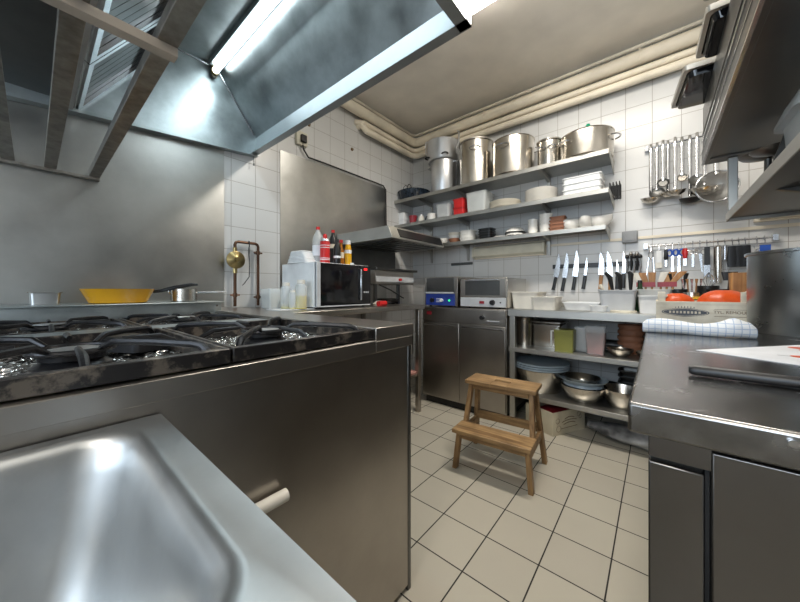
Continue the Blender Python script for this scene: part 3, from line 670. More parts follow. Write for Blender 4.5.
# roasting pan
rp=thing('roasting_pan','dark speckled enamel roasting pan at the left end of the top shelf','roasting pan',(ax(414,2.78),2.78,Z1))
mesh('pan_body',MB().lathe([(0,0),(.12,0),(.155,.03),(.175,.10),(.185,.105),(.170,.10),(.15,.035),(.12,.008),(0,.007)],36),M['speck'],rp)
for dx in (-.05,.0): mesh('wire_handle',MB().tube([(dx-.045,-.08,.10),(dx-.04,-.08,.16),(dx-.01,-.08,.185),(dx+.02,-.08,.16),(dx+.03,-.08,.10)],.004,6),M['cord'],rp)
pan2=pot(444,2.78,.135,.33,'tall narrow aluminium pot under a colander pot on the top shelf','alu',.93,(PI*1.05,-.05),name='stock_pot',w=.035)
cp=thing('colander_pot','wide aluminium colander with upright handles stacked on the narrow tall pot','colander',(ax(443,2.77),2.77,Z1+.3365))
mesh('colander_body',MB().lathe([(0,0),(.15,0),(.158,.012),(.172,.19),(.176,.195),(.168,.194),(.15,.012),(0,.006)],36),M['alu'],cp)
for a,s in ((PI*1.05,1),(-.1,1)):
    ca,sa=math.cos(a),math.sin(a); mesh('handle',MB().tube([(ca*.172,sa*.172,.10),(ca*.20,sa*.20,.15),(ca*.20,sa*.20,.26),(ca*.18,sa*.18,.27)],.008,8),M['alu'],cp)
for a in (-2.2,-.9): mesh('clamp',loop(MB(),a,.16,.03,.03,.035,.007),M['iron'],cp)
pot(476,2.77,.155,.40,'tall stainless stockpot with flat lid, second big pot from the left','pot',.8,(-1.2,),lid=True)
pot(513,2.76,.175,.31,'wide deep stainless pot with big front loop handle in the middle of the top shelf','pot',.78,(-1.75,.6),w=.06)
pot(549,2.77,.088,.22,'small stainless casserole between the two widest pots on the top shelf','pot',.72,(-1.9,-1.1),w=.03,lid=True)
wp=pot(586,2.765,.180,.185,'low wide stainless stewpot at the right end of the top shelf','pot',.7,(-2.3,-.15,),w=.055)
t=thing('spatula','green handled spatula sticking up out of the wide stewpot','spatula',(ax(585,2.86),2.86,Z1+.012))
mesh('blade',MB().box(-.02,.02,-.002,.002,0,.12),M['chrome'],t); mesh('handle',MB().tube([(0,0,.12),(.005,0,.16),(.012,0,.24),(.02,0,.30),(.022,0,.32)],[.006,.010,.013,.02,.012],10),M['green'],t)
# generic containers
def tubmesh(w,d,h,t=.004,taper=.88,rim=.006,r=.02):
    return MB().loft([rrect(w*taper,d*taper,r*.8,0),rrect(w,d,r,h-.006),rrect(w+2*rim,d+2*rim,r,h-.006),rrect(w+2*rim,d+2*rim,r,h),rrect(w-2*t,d-2*t,r,h),rrect(w*taper-2*t,d*taper-2*t,r*.7,t)])
def tub(px,Y,z,w,d,h,mat,lab,name='plastic_tub',cat='tub',rz=0,group=None,taper=.88,x=None,r=.02,rim=.006):
    o=one(name,tubmesh(w,d,h,taper=taper,r=r,rim=rim),M[mat],lab,cat,(ax(px,Y) if x is None else x,Y,z),rz,group); return o
def bowlmesh(r,h,t=.003,foot=.5,n=28): 
    return MB().lathe([(0,0),(r*foot,0),(r*.78,h*.35),(r*.95,h*.8),(r,h),(r-t,h),(r*.9,h*.75),(r*.72,h*.38),(r*foot-t,t),(0,t)],n)
def platemesh(r,h=.018,n=30): return MB().lathe([(0,0),(r*.6,0),(r*.68,h*.4),(r,h),(r,h+.003),(r*.66,h*.4+.004),(r*.58,.004),(0,.004)],n)
# middle shelf, left to right
tub(402,2.74,Z2,.15,.12,.075,'white','lower white plastic box of the pair at the left end of the middle shelf','plastic_box','box',taper=.97)
tub(402,2.74,Z2+.0755,.15,.12,.075,'white','upper white plastic box of the pair at the left end of the middle shelf','plastic_box','box',taper=.97)
one('plastic_cup',bowlmesh(.048,.10,.003,.75),M['darkred'],'dark red cup right of the white boxes on the middle shelf','cup',(ax(413,2.72),2.72,Z2))
jr=thing('glass_jar','small pale jar with metal lid beside the dark red cup','jar',(ax(421,2.72),2.72,Z2))
mesh('jar_body',MB().lathe([(0,0),(.032,0),(.032,.07),(.026,.08),(0,.08)],20),M['ivory'],jr); mesh('lid',MB().lathe([(0,.0805),(.028,.0805),(.028,.095),(0,.096)],20),M['alu'],jr)
def mug(px,Y,z,r,h,lab,mat='cer',rz=0,hm='black',group=None,cat='mug'):
    t=thing('mug',lab,cat,(ax(px,Y),Y,z),rz,group); mesh('mug_body',MB().lathe([(0,0),(r*.9,0),(r,h*.1),(r,h),(r-.004,h),(r-.004,.006),(0,.006)],24),M[mat],t)
    mesh('handle',loop(MB(),PI,r-.002,h*.5,.0,.0,.004) if 0 else MB().tube([(-r+.001,0,h*.8),(-r-.025,0,h*.8),(-r-.035,0,h*.5),(-r-.025,0,h*.2),(-r+.001,0,h*.2)],.005,8),M[hm],t); return t
mug(432,2.73,Z2,.05,.085,'white mug with black handle on the middle shelf left of the clear tub')
tub(446,2.74,Z2,.155,.15,.15,'clear','medium clear plastic tub left of the red boxes on the middle shelf')
tub(461,2.73,Z2,.12,.12,.085,'red','lower red plastic box of the stacked pair on the middle shelf','plastic_box','box',taper=.9)
tub(461,2.73,Z2+.0855,.12,.12,.085,'red','upper red plastic box of the stacked pair on the middle shelf','plastic_box','box',taper=.9)
tub(480,2.745,Z2,.20,.20,.19,'clearw','large frosted plastic tub right of the red boxes on the middle shelf')
def stack(name,mk,mat,n,step,x,y,z,lab,cat,group,rz=0,jit=.003,tilt=0):
    base=None
    for i in range(n):
        p=(x+rnd.uniform(-jit,jit),y+rnd.uniform(-jit,jit),z+i*step)
        if base is None: base=one(name,mk,M[mat],lab,cat,p,rz,group); first=base
        else:
            c=base.copy(); C.objects.link(c); c.location=p
            c.rotation_euler=(0,0,rz+rnd.uniform(-.1,.1))
stack('dinner_plate',platemesh(.135),'cream',7,.0085,ax(505,2.755),2.755,Z2,'cream dinner plate in the low wide stack on the middle shelf','plate','cream plates on the middle shelf')
stack('dinner_plate',platemesh(.095,.016),'cream',7,.0125,ax(521,2.84)+.02,2.84,Z2+.0,'small cream plate in the stack squeezed between the two large plate stacks','plate','small cream plates on the middle shelf') if 0 else None
stack('dinner_plate',platemesh(.125),'cer',11,.0095,ax(541,2.76),2.76,Z2,'white dinner plate in the taller round stack on the middle shelf','plate','white plates on the middle shelf')
tub(584,2.76,Z2,.25,.24,.045,'white','lower white rectangular tray at the right end of the middle shelf','serving_tray','tray',taper=.97)
tub(584,2.76,Z2+.0455,.25,.24,.045,'white','middle white rectangular tray at the right end of the middle shelf','serving_tray','tray',taper=.97)
tub(584,2.76,Z2+.091,.25,.24,.045,'white','uppermost white rectangular tray at the right end of the middle shelf','serving_tray','tray',taper=.97)
bk=thing('wire_holder','black wire holder fixed to the wall at the right end of the middle shelf','holder',(ax(616,YB),YB,Z2-.01))
w=MB()
for k in range(4): w.tube([(-.03+k*.02,-.002,0),(-.03+k*.02,-.10,0),(-.03+k*.02,-.10,.11),(-.03+k*.02,-.002,.11)],.004,6,closed=True)
mesh('wire_frame',w,M['black'],bk); mesh('plate',MB().box(-.035,.035,-.004,-.0,0,.11),M['black'],bk)
# low shelf
one('serving_bowl',bowlmesh(.055,.045),M['terra'],'terracotta bowl farthest left on the lowest wall shelf','bowl',(ax(436,2.83),2.83,Z3))
one('serving_bowl',bowlmesh(.06,.055),M['cer'],'white bowl between the terracotta bowl and the mixed bowl stack','bowl',(ax(443,2.75),2.75,Z3))
for i,(m,l) in enumerate((('terra','orange brown bowl at the bottom of the mixed stack on the lowest shelf'),('cer','white bowl in the middle of the mixed stack on the lowest shelf'),('cream','cream brown bowl on top of the mixed stack on the lowest shelf'))):
    one('stacked_bowl',bowlmesh(.068,.045,foot=.7),M[m],l,'bowl',(ax(455,2.78),2.78,Z3+i*.03))
for i in range(3):
    tub(468,2.77,Z3+i*.035,.15,.13,.034,'cer',('bottom','middle','top')[i]+' white oval dish of the stack left of the black bowls','oval_dish','dish',taper=.9,r=.05)
stack('black_dish',tubmesh(.13,.12,.03,taper=.92,r=.03),'black',4,.024,ax(487,2.78),2.78,Z3,'black square dish in the stack on the lowest wall shelf','dish','black dishes on the lowest shelf',jit=.002)
one('saucer',platemesh(.055,.01),M['cer'],'lone white saucer between black dishes and the rimmed plates','saucer',(ax(500,2.76),2.76,Z3))
rp_=thing('rimmed_bowl','white bowl with black rim turned upside down, upper one of the pair','bowl',(ax(515,2.79),2.79,Z3+.03))
inv=lambda r,h:MB().lathe([(r,0),(r*.95,h*.35),(r*.75,h*.8),(r*.5,h),(0,h),(0,h-.003),(r*.5,h-.003),(r*.72,h*.77),(r*.92,h*.33),(r-.004,0)],28)
mesh('bowl_body',inv(.088,.05),M['cer'],rp_); mesh('rim_band',MB().lathe([(.0885,0),(.0875,.008),(.0855,.010),(.0855,0)],28),M['black'],rp_)
dup(rp_,(ax(515,2.79),2.79,Z3),0,'white bowl with black rim turned upside down, lower one of the pair')
stack('white_ramekin',MB().lathe([(0,0),(.036,0),(.042,.03),(.042,.034),(.038,.034),(.034,.004),(0,.004)],22),'cer',4,.030,ax(533,2.76),2.76,Z3,'white ramekin in the shorter stack right of the rimmed bowls','ramekin','ramekins in the short stack',jit=.001)
stack('white_ramekin',MB().lathe([(0,0),(.044,0),(.052,.03),(.052,.034),(.048,.034),(.042,.004),(0,.004)],22),'cer',5,.0305,ax(546,2.77),2.77,Z3,'white ramekin in the taller stack next to the terracotta squares','ramekin','ramekins in the tall stack',jit=.001)
stack('terracotta_dish',tubmesh(.105,.10,.03,taper=.93,r=.012),'terra',4,.0285,ax(558,2.76),2.76,Z3,'square terracotta dish in the stack on the lowest wall shelf','dish','terracotta dishes on the lowest shelf',jit=.003)
def jug(px,lab,s=1,rz=0,dark=False):
    t=thing('sauce_boat',lab,'sauce boat',(ax(px,2.77),2.77,Z3),rz)
    R=[]
    for (a,z) in ((.028,0),(.045,.02),(.055,.05),(.052,.075),(.048,.075),(.050,.05),(.040,.022),(.02,.006)):
        R.append([(a*s*(1.25+.35*max(0,math.cos(u))*z/.075)*math.cos(u),a*s*math.sin(u),z*s+ (.018*s*max(0,math.cos(u))**2 if z>.06 else 0)) for u in [i*2*PI/24 for i in range(24)]])
    mesh('boat_body',MB().loft(R),M['cer'],t)
    mesh('handle',MB().tube([(-.055*s,0,.065*s),(-.085*s,0,.07*s),(-.095*s,0,.045*s),(-.07*s,0,.02*s),(-.05*s,0,.025*s)],.005*s,8),M['cer' if not dark else 'black'],t)
jug(571,'white sauce boat with low spout, leftmost of the three on the lowest shelf',1.0,PI+.3)
jug(586,'white sauce boat facing the room between the other two on the lowest shelf',.95,-PI/2)
jug(600,'white sauce boat with black handle at the right end of the lowest shelf',1.0,.25,True)
# wall light under the shelf
lx0,lx1=ax(473,2.9),ax(545,2.9); lcx=(lx0+lx1)/2; lh=(lx1-lx0)/2
wl=thing('wall_light','switched off yellowed strip light on the wall below the lowest shelf','wall light',(lcx,YB,1.40))
mesh('housing',MB().box(-lh,lh,-.03,-.002,-.065,.065),M['whitepaint'],wl,bevel=.004)
mesh('diffuser',MB().prism([(-.031,-.058),(-.072,-.040),(-.078,0),(-.072,.040),(-.031,.058)],-lh+.02,lh-.02,'x'),M['diff'],wl,bevel=.004)
for s in (-1,1): mesh('end_cap',MB().prism([(-.031,-.062),(-.076,-.044),(-.082,0),(-.076,.044),(-.031,.062)],s*lh-.019 if s>0 else -lh-.001,lh+.001 if s>0 else -lh+.019,'x'),M['diff'],wl,bevel=.003)
bx_=ax(775,2.9)
wl2=thing('wall_light','pale tube shaped strip light on the back wall below the right overhead shelf','wall light',(.62,YB,1.50))
mesh('housing',MB().box(-.15,.15,-.03,-.002,-.05,.05),M['whitepaint'],wl2,bevel=.004)
mesh('diffuser',MB().tube([(-.14,-.07,0),(-.13,-.07,0),(.13,-.07,0),(.14,-.07,0)],[.03,.042,.042,.03],20),M['diff'],wl2)
sw=thing('wall_switch','grey square switch box on the back wall beneath the conduit','switch',(ax(630,YB),YB,1.425))
mesh('switch_box',MB().box(-.048,.048,-.05,-.0125,-.045,.045),M['grey'],sw,bevel=.008); mesh('rocker',MB().box(-.03,.03,-.055,-.0505,-.028,.028),M['grey'],sw,bevel=.003)
# ================================================================ knives
ks=thing('magnetic_knife_rack','black magnetic strip on the wall holding kitchen knives','knife rack',(ax(606,YB),YB,1.225))
kx0,kx1=ax(553,YB)-ax(606,YB),ax(641,YB)-ax(606,YB)
mesh('strip',MB().box(kx0,kx1,-.016,-.002,-.018,.018),M['black'],ks,bevel=.002)
def knife(px,ytop,ybot,lean,wid,lab,hm='black',hl=.115,pxb=None):
    Y=2.93; xb=ax(px,Y); z1=az(px+lean,ytop,Y); z0=az(px,ybot,Y); x1=ax(px+lean,Y)-xb; Ln=z1-z0
    t=thing('kitchen_knife',lab,'knife',(xb,2.932,z0)); a=math.atan2(x1,Ln)
    t.rotation_euler=(0,a,0); Ln=math.hypot(Ln,x1)
    bl=[(-wid*.5,hl),(wid*.42,hl),(wid*.40,hl+(Ln-hl)*.3),(wid*.22,hl+(Ln-hl)*.65),(-wid*.1,Ln-.03),(-wid*.40,Ln),(-wid*.48,Ln-.02)]
    mesh('blade',MB().prism(bl,-.001,.001,'y'),M['chrome'],t)
    mesh('handle',MB().loft([rrect(.028,.016,.006,0),rrect(.024,.015,.006,hl*.3),rrect(.026,.016,.006,hl*.8),rrect(.022,.016,.006,hl)]),M[hm],t)
    return t
kn=[(553,254,290,8,.045,'leftmost big chef knife with grey black handle leaning on the rack'),
(562,252,291,7,.042,'second knife from the left leaning on the magnetic rack'),
(573,250,290,6,.045,'third and broadest knife from the left on the magnetic rack'),
(583,257,289,5,.020,'narrow boning knife with short blade right of the broad knives'),
(600,252,289,3,.04,'knife with dark wooden handle left of the light wooden one','handle'),
(610,251,291,-0,.042,'long knife with light brown wooden handle on the magnetic rack','handle'),
(617,259,289,1,.016,'thin knife just right of the brown handled knife'),
(623,251,288,2,.022,'slim knife at the right end of the leaning blades')]
for k in kn: knife(*k[:5],k[5],'black' if len(k)<7 else k[6])
for i,(px,l) in enumerate(((627,'small steel sharpener on the rack next to the slim knife'),(631,'short black peeler hanging second on the rack end'),(634,'round steel bottle opener on the rack end'),(637,'short black paring knife on the rack end'),(640,'rightmost small steel corer on the rack end'))):
    t=thing('small_tool',l,'kitchen tool',(ax(px,2.925),2.925,1.15+.02*(i%2)))
    mesh('shaft',MB().tube([(0,0,0),(.004,0,.05),(0,0,.11)],[.006,.009,.006],8),M['chrome' if i%2==0 else 'black'],t)
    mesh('head',MB().lathe([(0,.11),(.012,.112),(.016,.125),(.008,.14),(0,.142)],12),M['black' if i%2==0 else 'chrome'],t)
# ================================================================ utensil rails
def rail(z,px0,px1,lab,Y=2.92):
    x0,x1=ax(px0,Y),ax(px1,Y); c=(x0+x1)/2
    t=thing('utensil_rail',lab,'rail',(c,YB,z))
    mesh('rod',MB().cyl((x0-c,Y-YB,0),(x1-c,Y-YB,0),.007,n=10),M['chrome'],t)
    for x in (x0-c+.01,x1-c-.01): mesh('mount',MB().box(x-.012,x+.012,Y-YB-.008,-.001,-.02,.02),M['chrome'],t,bevel=.002)
rail(2.067,645,716,'steel rail on the back wall from which the ladles hang')
rail(1.345,644,778,'long steel rail above the back table hung with scissors and small tools')
RY=2.905
def ladle(px,zb,r,lab,kind='ladle',mat='pot',wd=.009,x=None,dy=0):
    zt_=2.085; x=ax(px,RY) if x is None else x
    t=thing(kind,lab,kind.replace('_',' '),(x,RY+dy,zb)); H=zt_-zb
    mesh('handle',MB().tube([(0,.012,H-.02),(0,.016,H-.002),(0,.006,H+.004),(0,-.002,H-.01),(0,-.004,H-.06),(0,-.004,.03+r*.3),(0,-.01,.01+r*.3)],[.003,.003,.003,.003,wd*.5,wd*.45,wd*.4],8,flat=2.6) ,M['chrome'],t)
    if kind=='ladle':
        Mx=Matrix.Translation((0,-.02,-.0))@Matrix.Rotation(.25,4,'X')
        mesh('cup',MB().lathe([(0,-r*.45),(r*.5,-r*.38),(r*.85,-r*.12),(r,r*.25),(r-.003,r*.25),(r*.82,-r*.09),(r*.48,-r*.34),(0,-r*.41)],24,M=Mx),M[mat],t)
    elif kind=='skimmer':
        Mx=Matrix.Translation((0,-.012,0))@Matrix.Rotation(PI/2-.35,4,'X')
        mesh('disc',MB().lathe([(0,-.008),(r*.7,-.004),(r,.004),(r,.007),(r*.7,-.001),(0,-.005)],26,M=Mx),M[mat],t)
    else:
        Mx=Matrix.Translation((0,-.012,-r*.4))@Matrix.Rotation(PI/2-.05,4,'X')
        mesh('hoop',MB().tube([(Mx@Vector((r*math.cos(a),r*math.sin(a),0))) for a in [i*PI/16 for i in range(32)]],.005,8,closed=True),M['chrome'],t)
        R=[[Mx@Vector((r*q*math.cos(a),r*q*math.sin(a),-.05*(1-q*q))) for a in [i*PI/12 for i in range(24)]] for q in (1,.8,.5,.2)]
        mesh('mesh_basket',MB().loft(R,False,True),M['clearsteel'],t)
    return t
M['clearsteel']=plain('wire_mesh',(.30,.30,.29),.4,1,alpha=.75)
ladle(651,1.68,.062,'leftmost ladle with wide shallow cup on the upper rail')
ladle(657,1.72,.045,'second utensil from the left on the upper rail, a round skimmer','skimmer','dsteel')
ladle(663,1.78,.035,'small dark skimmer hanging third on the upper rail','skimmer','dsteel',dy=-.025)
ladle(668,1.70,.050,'ladle hanging fourth from the left on the upper rail')
ladle(675,1.70,.058,'broad ladle whose cup overlaps the fourth one on the upper rail',dy=-.03)
ladle(682,1.80,.030,'narrow skimmer behind the broad ladle on the upper rail','skimmer','pot')
ladle(690,1.64,.060,'ladle with black cup, lowest of the hanging ladles',mat='black')
ladle(697,1.76,.045,'dark flat skimmer right of the black cupped ladle','skimmer','dsteel',dy=-.02)
ladle(704,1.68,.085,'very large ladle with cone shaped cup near the sieve',dy=-.05)
ladle(714,1.72,.098,'round wire mesh sieve hanging at the right of the upper rail','sieve',dy=-.11)
# lower rail items
def hang(name,px,L_,lab,cat,parts,Y=2.905,x=None):
    t=thing(name,lab,cat,(ax(px,Y),Y,1.345-.035-L_))
    mesh('hook',MB().tube([(0,.016,L_+.025),(0,.022,L_+.040),(0,.012,L_+.048),(0,.002,L_+.035),(0,0,L_+.0)],.0025,6),M['chrome'],t)
    for (pn,mb,m) in parts: mesh(pn,mb,M[m],t)
    return t
def ring(x,z,rx,rz_,r=.004): return MB().tube([(x+rx*math.cos(a),0,z+rz_*math.sin(a)) for a in [i*PI/9 for i in range(18)]],r,8,closed=True)
hang('long_tongs',651,.22,'steel tongs with looped top at the left end of the lower rail','tongs',[('loop',ring(0,.19,.014,.028,.004),'chrome'),('arm',MB().tube([(-.012,0,.17),(-.03,0,.0)],.004,6),'chrome'),('arm',MB().tube([(.012,0,.17),(.02,0,.0)],.004,6),'chrome')])
hang('pastry_brush',659,.13,'white handled brush hanging beside the looped tongs','brush',[('handle',MB().box(-.014,.014,-.006,.006,.04,.125),'white'),('bristles',MB().box(-.018,.018,-.008,.008,0,.0395),'ivory')])
hang('black_grater',666,.12,'slim black handled tool between the white brush and blue scissors','kitchen tool',[('handle',MB().tube([(0,0,.12),(0,0,.06),(0,0,.045)],[.010,.013,.008],10),'black'),('blade',MB().box(-.005,.005,-.001,.001,0,.05),'chrome')])
for px,l in ((672.5,'left pair of blue handled scissors on the lower rail'),(679,'right pair of blue handled scissors touching the red peeler')):
    hang('scissors',px,.17,l,'scissors',[('grip',ring(-.016,.145,.013,.022,.005),'bluep'),('grip',ring(.016,.145,.013,.022,.005),'bluep'),('blade',MB().prism([(-.008,.12),(.004,.125),(.008,.01),(.002,.0)],-.0015,0,'y'),'chrome'),('blade',MB().prism([(.008,.12),(-.004,.125),(-.008,.01),(-.002,.0)],.0005,.002,'y'),'chrome')])
hang('vegetable_peeler',685,.12,'red handled peeler hanging right of the blue scissors','peeler',[('handle',MB().tube([(0,0,.12),(0,0,.09),(0,0,.05)],[.012,.017,.010],10),'red'),('blade',MB().box(-.008,.008,-.001,.001,0,.05),'chrome')])
hang('can_opener',693,.13,'steel can opener with oval rings right of the red peeler','can opener',[('grip',ring(-.016,.10,.018,.012,.003),'chrome'),('grip',ring(.012,.10,.014,.014,.003),'chrome'),('blade',MB().box(-.006,.006,-.003,.003,0,.088),'chrome')])
hang('black_scissors',700,.17,'grey scissors with round grips left of the black spatula','scissors',[('grip',ring(-.012,.15,.013,.018,.004),'grey'),('grip',ring(.016,.14,.013,.018,.004),'grey'),('blade',MB().prism([(-.008,.13),(.010,.13),(.014,.0),(.008,.0)],-.0015,.0015,'y'),'chrome')])
hang('spatula',707,.20,'black handled palette spatula left of the thick steel rod','spatula',[('handle',MB().box(-.014,.014,-.008,.008,.08,.20),'black'),('blade',MB().box(-.016,.016,-.001,.001,0,.08),'chrome')])
hang('sharpening_steel',718,.24,'thick rounded steel tube, broadest pale item on the lower rail','sharpening steel',[('body',MB().tube([(0,0,.245),(0,0,.235),(0,0,.12),(0,0,.0)],[.012,.020,.021,.017],16),'pot')])
hang('whisk',725,.19,'thin steel whisk hanging right of the thick steel tube','whisk',[('handle',MB().cyl((0,0,.10),(0,0,.19),.007),'chrome'),('wire',ring(0,.05,.018,.05,.0015),'chrome'),('wire',ring(0,.05,.009,.05,.0015),'chrome')])
for px,l in ((732.5,'left black oven mitt hanging from the lower rail'),(739,'middle black flat grater plate on the lower rail'),(745.5,'right black oven mitt hanging from the lower rail')):
    hang('black_mitt',px,.14,l,'mitt' if 'mitt' in l else 'grater',[('body',MB().loft([rrect(.045,.014,.006,0),rrect(.050,.018,.008,.07),rrect(.044,.016,.007,.135)]),'black')])
hang('measuring_spoons',757,.09,'ring of small steel measuring spoons near the right rail end','measuring spoons',[('ring',ring(0,.07,.012,.014,.002),'chrome'),('spoon',MB().tube([(0,0,.06),(-.01,0,.03),(-.012,0,.0)],[.003,.004,.010],8),'chrome'),('spoon',MB().tube([(0,-.004,.06),(.01,-.004,.03),(.014,-.004,.01)],[.003,.004,.010],8),'chrome')])
hang('blue_clip',765,.06,'blue plastic clip at the right end of the lower rail','clip',[('body',MB().box(-.022,.022,-.01,.01,.0,.05),'bluep')])
# ================================================================ BACK TABLE
BT0,BT1,BY0,BY1,BZ=-.878,.70,2.335,2.93,.877
bt=thing('work_table','long stainless steel table with two undershelves along the back wall','table',(-.08,2.600,0))
mesh('tabletop',MB().box(BT0+.08,BT1+.08,BY0-2.600,BY1-2.600,BZ-.006,BZ).box(BT0+.08,BT1+.08,BY0-2.600,BY0+.004-2.600,BZ-.052,BZ-.006).box(BT0+.08,BT0+.084,BY0-2.596,BY1-2.600,BZ-.052,BZ-.006).box(BT0+.08,BT1+.08,BY1-.004-2.600,BY1-2.600,BZ,BZ+.05),M['shelf'],bt,bevel=.001)
SA,SB=.587,.247
for z in (SA,SB):
    mesh('undershelf',MB().box(BT0+.085,BT1+.075,BY0+.01-2.600,BY1-.01-2.600,z-.005,z).box(BT0+.085,BT1+.075,BY0+.006-2.600,BY0+.01-2.600,z-.032,z),M['shelf'],bt,bevel=.001)
for x in (BT0+.03,BT1-.03):
    for y in (BY0+.012+.02,BY1-.04): mesh('leg',MB().box(x+.08-.02,x+.08+.02,y-2.600-.02,y-2.600+.02,0,BZ-.006),M['shelf'],bt,bevel=.002)
tub(529,2.570,BZ,.20,.26,.13,'ivory','beige deep plastic tub at the left end of the back table')
tub(547,2.490,BZ,.17,.22,.095,'ivory','smaller ivory tub in front of the beige deep one')
tub(583,2.610,BZ,.23,.20,.055,'white','flat white rectangular tray in the middle of the back table','flat_tray','tray')
tub(599,2.480,BZ,.10,.10,.04,'white','small white dish in front of the flat tray','small_dish','dish',r=.03)
tub(618,2.530,BZ,.20,.17,.145,'lightgrey','grey translucent tub holding black handled utensils')
one('wooden_spoon',MB().tube([(0,0,0),(-.07,-.02,.17)],[.006,.009],8),M['pale'],'pale wooden stick leaning left out of the grey utensil tub','wooden spoon',(ax(613,2.510),2.510,BZ+.012))
one('wooden_spatula',MB().tube([(0,0,0),(-.11,.03,.16)],[.006,.009],8),M['pale'],'wooden spatula crossing behind the pale stick in the grey tub','spatula',(ax(619,2.530),2.530,BZ+.012))
for i,(dx,l) in enumerate(((-.03,'left black handle in the grey utensil tub'),(.0,'tallest black handle in the grey utensil tub'),(.035,'right black handle in the grey utensil tub'))):
    one('black_ladle',MB().tube([(0,0,0),(dx*.5,0,.12),(dx*.8-.01,.01,.22+.01*i),(dx-.03,.01,.255)],[.006,.008,.016,.010],8),M['black'],l,'utensil',(ax(621,2.560)+dx,2.560,BZ+.012))
one('chopping_disc',MB().lathe([(0,0),(.07,0),(.07,.012),(0,.012)],24),M['pale'],'round wooden board lying at the table edge before the grey tub','board',(ax(623,2.410),2.410+.03,BZ)) 
b1=bottle('green_bottle','dark green bottle between the grey tub and the brush tubs',[(.028,0),(.03,.01),(.03,.12),(.014,.16),(.012,.19)],plain('green_glass',(.02,.05,.02),.1),(ax(640,2.630),2.630,BZ),capr=.013,capmat='black')
tub(654,2.650,BZ+.0,.18,.13,.15,'clearw','rear frosted tub full of pastry brushes beside the crate')
tub(649,2.470,BZ,.10,.12,.11,'white','front white tub with small pink lidded tubes near the crate')
for i,(dx,dy,lean) in enumerate(((-.05,0,-.05),(-.03,.02,-.03),(-.01,-.01,.0),(.02,.02,.03),(.04,0,.05),(.055,-.01,.08))):
    t=thing('pastry_brush',('leftmost wooden','second wooden','third wooden','fourth wooden','fifth wooden','rightmost wooden')[i]+' pastry brush with red collar in the frosted tub','brush',(ax(654,2.650)+dx,2.650+dy,BZ+.012))
    k=1 if i not in(2,) else .9
    mesh('handle',MB().tube([(0,0,0),(lean*.5,0,.1525)],.006,8),M['handle'],t)
    mesh('collar',MB().box(lean*.5-.018,lean*.5+.018,-.007,.007,.153,.185),M['darkred'],t)
    mesh('bristles',MB().loft([rrect(.034,.012,.003,.1852,cx=lean*.5),rrect(.040,.014,.003,.25,cx=lean*1.1)]),M['handle' if i%3 else 'ivory'],t)
# things behind the crate on the back table
def cyl_item(name,px,Y,r,h,mat,lab,cat,z=BZ): return one(name,MB().lathe([(0,0),(r*.9,0),(r,h*.05),(r,h),(r*.9,h),(r*.85,.01),(0,.01)],20),M[mat],lab,cat,(ax(px,Y),Y,z))
cyl_item('utensil_pot',678,2.650,.05,.15,'black','black utensil pot standing behind the left half of the crate','utensil pot')
for i,(dx,l) in enumerate(((-.02,'left black handled whisk in the black utensil pot'),(.02,'right black handled spoon in the black utensil pot'))):
    one('black_spoon',MB().tube([(0,0,0),(dx,0,.18),(dx*1.5,0,.24)],[.005,.007,.012],8),M['black'],l,'utensil',(ax(678,2.650)+dx*.5,2.650,BZ+.011))
cyl_item('steel_cup',692,2.630,.055,.13,'pot','steel cup of forks standing behind the middle of the crate','cup')
for i in range(5):
    one('table_fork',MB().tube([(0,0,0),(-.02+.01*i,0,.17),(-.025+.012*i,0,.2)],[.003,.004,.008],6),M['handle'] if i%2 else M['chrome'],['pale steel fork at the left of the steel cup','wood handled fork left of centre in the steel cup','steel fork in the centre of the steel cup','wood handled fork right of centre in the steel cup','steel fork leaning right out of the steel cup'][i],'fork',(ax(692,2.630)-.02+.01*i,2.630,BZ+.0135))
cyl_item('black_pot',708,2.640,.05,.17,'black','black round pot with steel whisks behind the crate','utensil pot')
w=MB()
for k in range(5):
    a=k*PI/5; w.tube([(0,0,0),(0,0,.12)]+[(.028*math.sin(s*PI)*math.cos(a),.028*math.sin(s*PI)*math.sin(a),.14+.1*s) for s in (.1,.3,.5,.7,.9,1)],.0018,6)
one('steel_whisk',w,M['chrome'],'balloon whisk standing in the black round pot','whisk',(ax(709,2.640),2.640,BZ+.012))
cyl_item('black_bowl',722,2.610,.07,.15,'iron','dark metal pot of utensils behind the right squash','utensil pot')
one('black_turner',MB().tube([(0,0,0),(.01,0,.19)],.006,8).loft([rrect(.05,.01,.004,.19,cx=.01),rrect(.07,.012,.02,.24,cx=.01)]),M['black'],'round black slotted turner in the dark metal pot','turner',(ax(727,2.610),2.610,BZ+.010))
one('wood_block',MB().loft([rrect(.08,.08,.008,0),rrect(.09,.08,.01,.24)]),M['handle'],'upright light wooden block between the squash and the big pot','wooden block',(ax(741,2.530),2.530,BZ))
one('yellow_board',MB().box(-.13,.13,-.10,.10,0,.012),M['yellow'],'yellow cutting board lying on green board behind the squash','cutting board',(ax(722,2.430)-.02,2.480,BZ+.0925))
one('green_tray',tubmesh(.27,.20,.08,r=.01),M['green'],'dark green tray below the yellow cutting board','tray',(ax(722,2.430)-.02,2.480,BZ)) 
